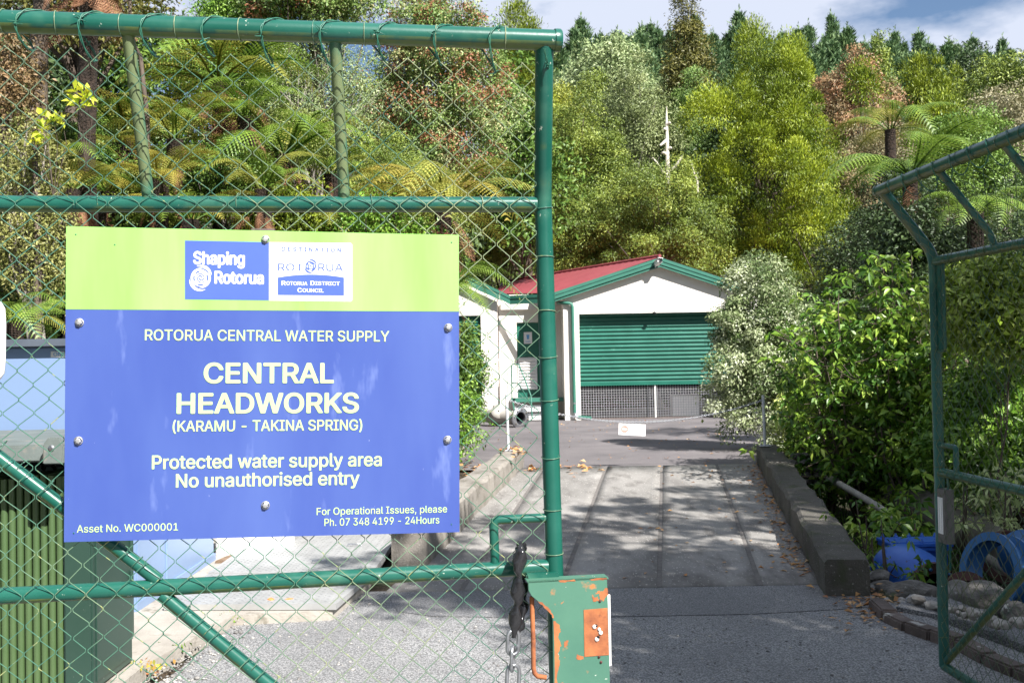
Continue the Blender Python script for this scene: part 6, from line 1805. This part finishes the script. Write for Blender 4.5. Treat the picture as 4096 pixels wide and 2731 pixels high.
tree('shrub', 'dark leafy shrub behind the stream at the right edge', 'shrub', 4050, 1300, 1960, 420, 14, 'broad', DARK, 220, 30, .1, .45, .2, trunk_r=.03)

# grass patch in shade
r = np.random.default_rng(77); n = 2600
x = r.uniform(3.0, 6.2, n); y = r.uniform(9.2, 14.2, n); k = x > kerbR(y) + .35; x, y = x[k], y[k]; n = len(x)
pos = np.stack([x, y, terrain(x, y)], 1); LV = Leaves(); LV.add(pos, unit(r.normal(0, .35, (n, 3)) + np.array([0, 0, 1])), r.uniform(.08, .22, n), .012, r, r.random(n), droop=.2, fold=0)
MT['grass'] = leaf_mat('grass blades', [(0.02, 0.06, 0.008), (0.06, 0.15, 0.015), (0.12, 0.22, 0.03)])
tag(link('grass', LV.mesh('grass', MT['grass'])), 'shaded green grass between the kerb wall and the pipes', kind='stuff')

# weeds by the concrete pad
def weed(label, px, py, s, n, seed, cols):
    r = np.random.default_rng(seed); p = PZ(px, py, 0.0); LV = Leaves()
    pos = np.array([p.x, p.y, .015]) + r.normal(0, 1, (n, 3)) * np.array([s, s * .7, 0]) + np.array([0, 0, 1]) * r.uniform(0, s * .8, n)[:, None]
    LV.add(pos, unit(r.normal(0, .7, (n, 3)) + np.array([0, 0, .6])), r.uniform(.4, 1.0, n) * .045, .022, r, r.random(n))
    key = 'weed' + str(cols)[:40]
    if key not in MT: MT[key] = leaf_mat('weed', cols)
    tag(link('weed', LV.mesh('weed', MT[key])), label, 'weed', kind='stuff')
weed('small green weed growing at the edge of the concrete pad', 680, 2618, .045, 90, 1, GLOSS)
weed('reddish yellow weed at the bottom edge beside the concrete pad', 560, 2700, .06, 120, 2, [(0.2, 0.2, 0.04), (0.4, 0.38, 0.06), (0.4, 0.15, 0.06)])
weed('green weed tuft near the diagonal brace beside the pad', 905, 2490, .05, 80, 3, GLOSS)
weed('tiny green weed beside the broken orange lumps', 860, 2505, .03, 40, 4, YG)
fm = thing('orange_lumps', 'broken orange foam lumps at the corner of the steel covers', 'debris', PZ(1150, 2420, 0))
MT['foam'] = mat('orange foam', (0.72, 0.30, 0.10), (0.5, 0.17, 0.05), scale=20, rough=.9, bump=.5)
rs = random.Random(3)
for k in range(11):
    o = rock(1135 + rs.uniform(-60, 60), 2420 + rs.uniform(-22, 22), 7.05, rs.uniform(.02, .05), rs.uniform(.02, .05), rs.uniform(.012, .03), 900 + k, None, m=MT['foam'], name='lump')
    for kk in ('label', 'category'):
        if kk in o: del o[kk]
    loc = o.location.copy(); o.parent = fm; o.location = loc - fm.location

# ---- left half seen through the mesh
tree('conifer', 'yellow green conifer top rising above the right end of the top rail', 'conifer', 2080, 20, 560, 220, 33, 'plume', YG, 190, 60, .2, .25, .30, shape='column')
tree('tree', 'leafy tree with rusty red seed tassels behind the top rail', 'tree', 1760, -90, 760, 640, 24, 'broad', REDT, 640, 62, .12, .45, .24, nl=40, barkm=MT['twig'], redfrac=.2)
tree('tree', 'dark leaved tree with rusty tassels against the sky at the top', 'tree', 1230, -330, 190, 600, 20, 'broad', REDT, 420, 50, .12, .45, .22, nl=30, redfrac=.12, trunk_r=.12)
tree('tree', 'bright green leafy tree behind the middle of the top rail', 'tree', 930, -60, 420, 460, 21, 'broad', GLOSS, 380, 40, .11, .5, .22, nl=30)
tree('tree', 'grey twigged scrubby tree with pale leaves behind the second upright', 'tree', 1250, 100, 620, 600, 20, 'broad', [(0.06, 0.09, 0.03), (0.18, 0.24, 0.09), (0.34, 0.38, 0.2)], 360, 30, .085, .45, .22, nl=90, barkm=MT['twig'])
tree('tree', 'olive tree low behind the middle rail near the gate post', 'tree', 2010, 480, 1150, 420, 34, 'fine', YG, 190, 60, .15, .36, .34, nl=20)
tree('bush', 'dark olive bush behind the middle rail above the sign', 'bush', 1640, 660, 1130, 560, 19, 'fine', OLIVE, 380, 36, .085, .36, .2)
tree('bush', 'glossy green bush just above the top edge of the sign', 'bush', 1480, 790, 1150, 520, 15, 'broad', GLOSS, 230, 30, .075, .5, .16, rough=.3)
tree('bush', 'brownish fern filled bush left of the first upright', 'bush', 520, 480, 1000, 500, 17, 'fine', OLIVE, 260, 34, .08, .36, .2)
tree('bush', 'dense tan and green scrub at the far left behind the mesh', 'bush', 130, 420, 1330, 420, 12.5, 'fine', [(0.06, 0.07, 0.02), (0.18, 0.19, 0.05), (0.33, 0.31, 0.12)], 420, 44, .05, .42, .13, nl=60, barkm=MT['twig'])
tree('bush', 'shaded green bush between the far left scrub and the sign', 'bush', 200, 900, 1400, 480, 14, 'broad', MID, 220, 34, .07, .45, .17)
tree('tree', 'dark tree crown filling the top left corner', 'tree', 330, -420, 260, 760, 17, 'broad', [(0.03, 0.03, 0.01), (0.09, 0.09, 0.02), (0.22, 0.20, 0.05)], 420, 34, .10, .4, .24, nl=30, trunk_r=.2)
tree('tree', 'reddish leaved bush hanging at the upper left edge', 'tree', 50, 120, 560, 260, 14, 'broad', [(0.06, 0.05, 0.02), (0.16, 0.11, 0.05), (0.30, 0.19, 0.10)], 120, 30, .07, .4, .16)
for i_, (px, pt, pb, w, d, cols, lab) in enumerate((
    (120, -60, 560, 560, 27, DARK, 'deep shaded tree far behind the top left corner'), (560, 60, 760, 620, 28, MID, 'mid green background tree behind the first gate upright'),
    (1050, 160, 860, 640, 29, DARK, 'deep green background tree between the two uprights'), (1600, 260, 1000, 660, 30, OLIVE, 'olive background tree behind the right part of the top rail'),
    (2080, 260, 1100, 420, 31, MID, 'green background tree behind the gate post'), (300, 560, 1150, 640, 22, DARK, 'dark background bush above the pale blue cabinet'),
    (900, 620, 1200, 700, 22, DARK, 'dark background bush behind the top of the sign'), (1500, 700, 1250, 700, 23, DARK, 'dark background bush above the right half of the sign'),
    (1850, 800, 1130, 360, 33, MID, 'green bush above the wing roof of the pump house'))):
    tree('background_tree', lab, 'tree', px, pt, pb, w, d, 'broad', cols, 150, 70, .19, .45, .42, nl=10)
for px, pt, pb, w, d, k_, cols, lab in ((1850, 1300, 1690, 150, 16.5, 'broad', MID, 'leafy green shrub hiding the wing roller door beside the sign'), (880, 560, 900, 520, 16.0, 'broad', MID, 'green shrub hiding the foot of the broad tree fern'), (560, 680, 940, 420, 15.2, 'fine', OLIVE, 'olive shrub behind the middle rail below the first upright'),
    (1180, 780, 1000, 420, 15.6, 'fine', YG, 'yellow green shrub behind the middle rail between the uprights'), (1700, 900, 1300, 300, 16.6, 'broad', GLOSS, 'glossy shrub peeping out above the top right corner of the sign'),
    (1960, 900, 1120, 260, 32, 'fine', OLIVE, 'small olive shrub behind the valley of the wing roof'), (1150, 420, 700, 460, 18.5, 'fine', [(0.06, 0.09, 0.02), (0.18, 0.22, 0.05), (0.33, 0.36, 0.13)], 'pale scrub between the two uprights below the top rail'),
    (330, 480, 820, 360, 15.6, 'broad', MID, 'dark glossy shrub behind the first upright at the left'), (1580, 560, 900, 400, 19.6, 'fine', OLIVE, 'olive scrub under the rusty tasselled tree')):
    tree('scrub_bush', lab, 'bush', px, pt, pb, w, d, k_, cols, 120, 110, .065, .42, .17, nl=24, trunk_r=.03, barkm=MT['twig'])
# low ferns on the bank
for px, py, d, L_, mt_, lab in ((700, 560, 15.5, 1.3, ['fern', 'fern_olive'], 'low fern with arching fronds just right of the first upright'), (980, 470, 16.2, 1.2, ['fern'], 'fresh fern under the broad tree fern crown'),
    (1050, 760, 15, 1.1, ['fern_olive', 'fern'], 'olive fern straddling the middle rail between the uprights'), (430, 770, 14.8, 1.1, ['fern_gold', 'fern'], 'golden green fern on the middle rail left of the first upright'),
    (640, 720, 14.6, 1.0, ['fern_gold', 'fern_olive'], 'golden fern right behind the foot of the first upright'), (1560, 820, 16, 1.0, ['fern_olive'], 'olive fern above the middle rail right of the second upright'),
    (230, 640, 14, .9, ['fern_olive', 'fern'], 'dull fern behind the yellow leaved plants'), (1320, 700, 17, 1.0, ['fern', 'fern_olive'], 'green fern left of the second upright')):
    tree_fern(lab, px, py, d, L_, mt_, n=13, dead=3, seed=int(px), group='low ferns on the bank', tilt=14)
# grey trunks at the upper left
for (x0, x1, y0, y1, w, d, lab) in ((165, 150, 60, 430, .14, 14.5, 'thick grey brown tree trunk at the upper left behind the mesh'), (140, 150, 820, 1000, .045, 12.2, 'slim lichened trunk in the far left scrub'), (520, 590, 150, 480, .035, 15, 'leaning thin trunk behind the first gate upright')):
    t = thing('tree', lab, 'tree', P(x1, y1, d)); a, b = P(x0, y0 - 300, d), P(x1, y1, d); e = Vector((b.x, b.y, TZ(b.x, b.y) - .2))
    mb = MB(); mb.tube([a, P(x0, y0, d), a.lerp(b, .6), b, e], [w * .7, w * .8, w * .9, w, w * 1.15], 12); mb.build('trunk', MT['bark'], t)
# plant with big yellow leaves
def bigleaf(label, pts, d, L, cols, seed):
    r = np.random.default_rng(seed); c = P(*pts[0], d); root = thing('yellow_plant', label, 'plant', (c.x, c.y, c.z - .6)); LV = Leaves(); st = MB()
    for (px, py) in pts:
        q = np.array(P(px, py, d)[:]); n = 9
        dd = unit(r.normal(0, .8, (n, 3)) + np.array([0, -.3, .5])); LV.add(q + r.normal(0, .03, (n, 3)), dd, L * r.uniform(.7, 1.2, n), L * .42, r, r.random(n), fold=.1, droop=.2)
        st.tube([(c.x, c.y + .25, c.z - .9), (q[0], q[1] + .1, q[2] - .25), tuple(q)], [.006, .004, .003], 5)
    key = 'big' + str(cols)[:40]; MT[key] = leaf_mat('big yellow leaf', cols, rough=.3)
    link('leaves', LV.mesh('leaves', MT[key]), root); st.build('stems', MT['bark'], root)
bigleaf('plant with large bright yellow leaves near the first upright', [(310, 365), (355, 375), (300, 410), (350, 420), (330, 395)], 12.2, .15, YEL, 1)
bigleaf('yellow leaved plant lower left, beside the far left scrub', [(175, 475), (215, 480), (250, 485), (165, 520), (180, 550), (150, 560)], 11.8, .14, YEL, 2)

tree_fern('broad green tree fern with brown skirt behind the gate uprights', 880, 330, 17, 2.0, ['fern', 'fern', 'fern_olive'], n=18, dead=14, seed=1)
tree_fern('tree fern with brown dead fronds left of the first upright', 500, 560, 16.5, 1.7, ['fern', 'fern_gold', 'fern_olive'], n=15, dead=12, seed=2)
tree_fern('olive tree fern above the sign between the two uprights', 1130, 620, 16.5, 1.8, ['fern_olive', 'fern'], n=16, dead=10, seed=3)
tree_fern('golden tipped tree fern drooping beside the gate post', 1770, 830, 15.5, 1.75, ['fern_gold', 'fern_gold', 'fern_olive'], n=14, dead=9, seed=4)
tree_fern('fresh green tree fern hanging in front of the pump house wing', 1775, 1180, 13.6, 1.15, ['fern'], n=15, dead=5, seed=5)
tree_fern('tree fern low at the far left above the pale blue cabinet', 40, 1290, 10.5, .75, ['fern', 'fern_olive'], n=14, dead=0, seed=6)
tree_fern('large tree fern hanging from the top left corner', 360, -130, 14, 1.5, ['fern_olive', 'fern_olive', 'fern'], n=14, dead=6, seed=7)
tree_fern('bright tree fern arching right of the golden conifer', 3560, 520, 24, 1.55, ['fern', 'fern_olive'], n=11, dead=0, seed=8, tilt=2)
tree('bush', 'dark bush hiding the trunk of the fern right of the golden conifer', 'bush', 3590, 640, 1120, 330, 23, 'broad', DARK, 200, 36, .12, .45, .22)
tree('bush', 'shaded bush below the tip of the right gate', 'bush', 3640, 830, 1300, 330, 16.6, 'broad', DARK, 200, 60, .09, .45, .18)
tree_fern('light green tree fern just behind the tip of the right gate', 3640, 700, 17.5, 1.8, ['fern', 'fern'], n=14, dead=1, seed=9)
tree_fern('tree fern in the dark gap behind the right gate mesh', 3900, 850, 16, 1.2, ['fern'], n=12, dead=0, seed=10)
tree_fern('bright low fern at the right edge behind the mesh', 4080, 1310, 11, .9, ['fern', 'fern_olive'], n=12, dead=0, seed=11)
tree_fern('rusty tree fern behind the middle rail at the left', 280, 760, 13.5, .95, ['fern_olive', 'fern_gold', 'fern'], n=12, dead=12, seed=12)
tree_fern('green tree fern behind the sign top at centre left', 760, 880, 14.5, 1.1, ['fern', 'fern_gold'], n=14, dead=12, seed=13)
tree_fern('brown skirted tree fern in the dark gap above the sign', 1330, 900, 15.5, 1.0, ['fern_olive'], n=12, dead=14, seed=14)
tree('bush', 'leafy bush at the foot of the left kerb wall beside the sign', 'bush', 1830, 1480, 1900, 200, 15.2, 'broad', GLOSS, 110, 30, .06, .45, .11, trunk_r=.02)
tree('bush', 'dark green bush in front of the wing roller door', 'bush', 1800, 1290, 1660, 220, 18.5, 'broad', MID, 120, 30, .08, .45, .15, trunk_r=.02)

# first three trees shade driveway, ramp and gate; the rest are added sky blockers
def shade_tree(label, c, rad, ncl, seed, L=.16, nper=40, lob=None, cs=.3):
    r = np.random.default_rng(seed); root = thing('tree', label, 'tree', (c[0], c[1], 0))
    lob = lob or [(c[0] + a * rad[0], c[1] + b * rad[1], c[2] + e * rad[2], f_ * rad[0], f_ * rad[1], f_ * rad[2]) for a, b, e, f_ in ((0, 0, 0, .8), (-.4, .3, -.1, .5), (.45, -.3, .1, .5), (.2, .5, -.2, .5), (-.2, -.5, .2, .45))]
    LV, C = crown('broad', r, lob, ncl, nper, L, .4, cs)
    link('crown', LV.mesh('crown', MT['shadeleaf']), root); trunk_limbs('trunk', (c[0] + 1.0, c[1], -.2), (c[0], c[1], c[2] + rad[2] * .5), .2, C, MT['bark'], root, r, nl=20)
MT['shadeleaf'] = leaf_mat('shade tree leaves', MID)
shade_tree('spreading green tree right of the photographer, outside the frame', (6.0, 1.5, 5.6), (2.35, 2.9, 1.5), 620, 61)
shade_tree('tree right of the photographer with boughs shaped to streak the ramp with shadow, outside the frame', (6.6, 3.9, 7.3), (2.6, 2.4, .5), 330, 63, L=.16, nper=60, cs=.15,
  lob=[(5.7, 1.9, 7.3, 2.5, 1.15, .4), (6.2, 4.0, 7.3, 2.2, .16, .15), (5.2, 4.5, 7.2, 1.3, .10, .1), (6.9, 5.0, 7.3, 1.5, .18, .15), (7.4, 6.15, 7.3, 1.1, .25, .2), (8.0, 4.2, 7.3, .6, 2.0, .3), (5.2, 3.45, 7.3, 1.2, .10, .1), (6.6, 5.6, 7.3, .8, .10, .1)])  # thin bough bars laid out so their shadows streak the ramp
shade_tree('second green tree farther right, outside the frame', (9.6, 3.4, 6.0), (2.4, 2.2, 1.7), 420, 62)

shade_tree('unseen tall tree added left of the photographer to block skylight', (-9.5, -0.5, 8), (3.5, 5.0, 7), 420, 65, L=.34, nper=50)  # from here on: unseen trees put in to hold back skylight
shade_tree('unseen tall tree added behind the photographer at the left to block skylight', (-6.5, -10, 9), (5, 3.5, 8), 420, 66, L=.36, nper=50)
shade_tree('unseen tall dark tree added far right of the photographer to block skylight', (14.5, -1.5, 9), (4, 5.5, 8), 420, 67, L=.36, nper=50)
shade_tree('unseen tall tree added on the right bank to block skylight', (15.5, 8.0, 8), (3.0, 3.6, 6.5), 380, 68, L=.34, nper=50)
shade_tree('unseen tall dark tree added straight behind the photographer to block skylight', (2.0, -15, 8.5), (5, 3.5, 7.5), 420, 69, L=.36, nper=50)

shade_tree('unseen leafy tree added behind the photographer at the right to block skylight', (8.6, -3.6, 4.4), (2.6, 2.6, 3.2), 420, 70, L=.3, nper=40)  # two nearer trees, added to cover more of the sky
shade_tree('unseen leafy tree added close at the left of the photographer to block skylight', (-6.2, -1.5, 4.6), (2.4, 2.6, 3.6), 420, 71, L=.3, nper=40)
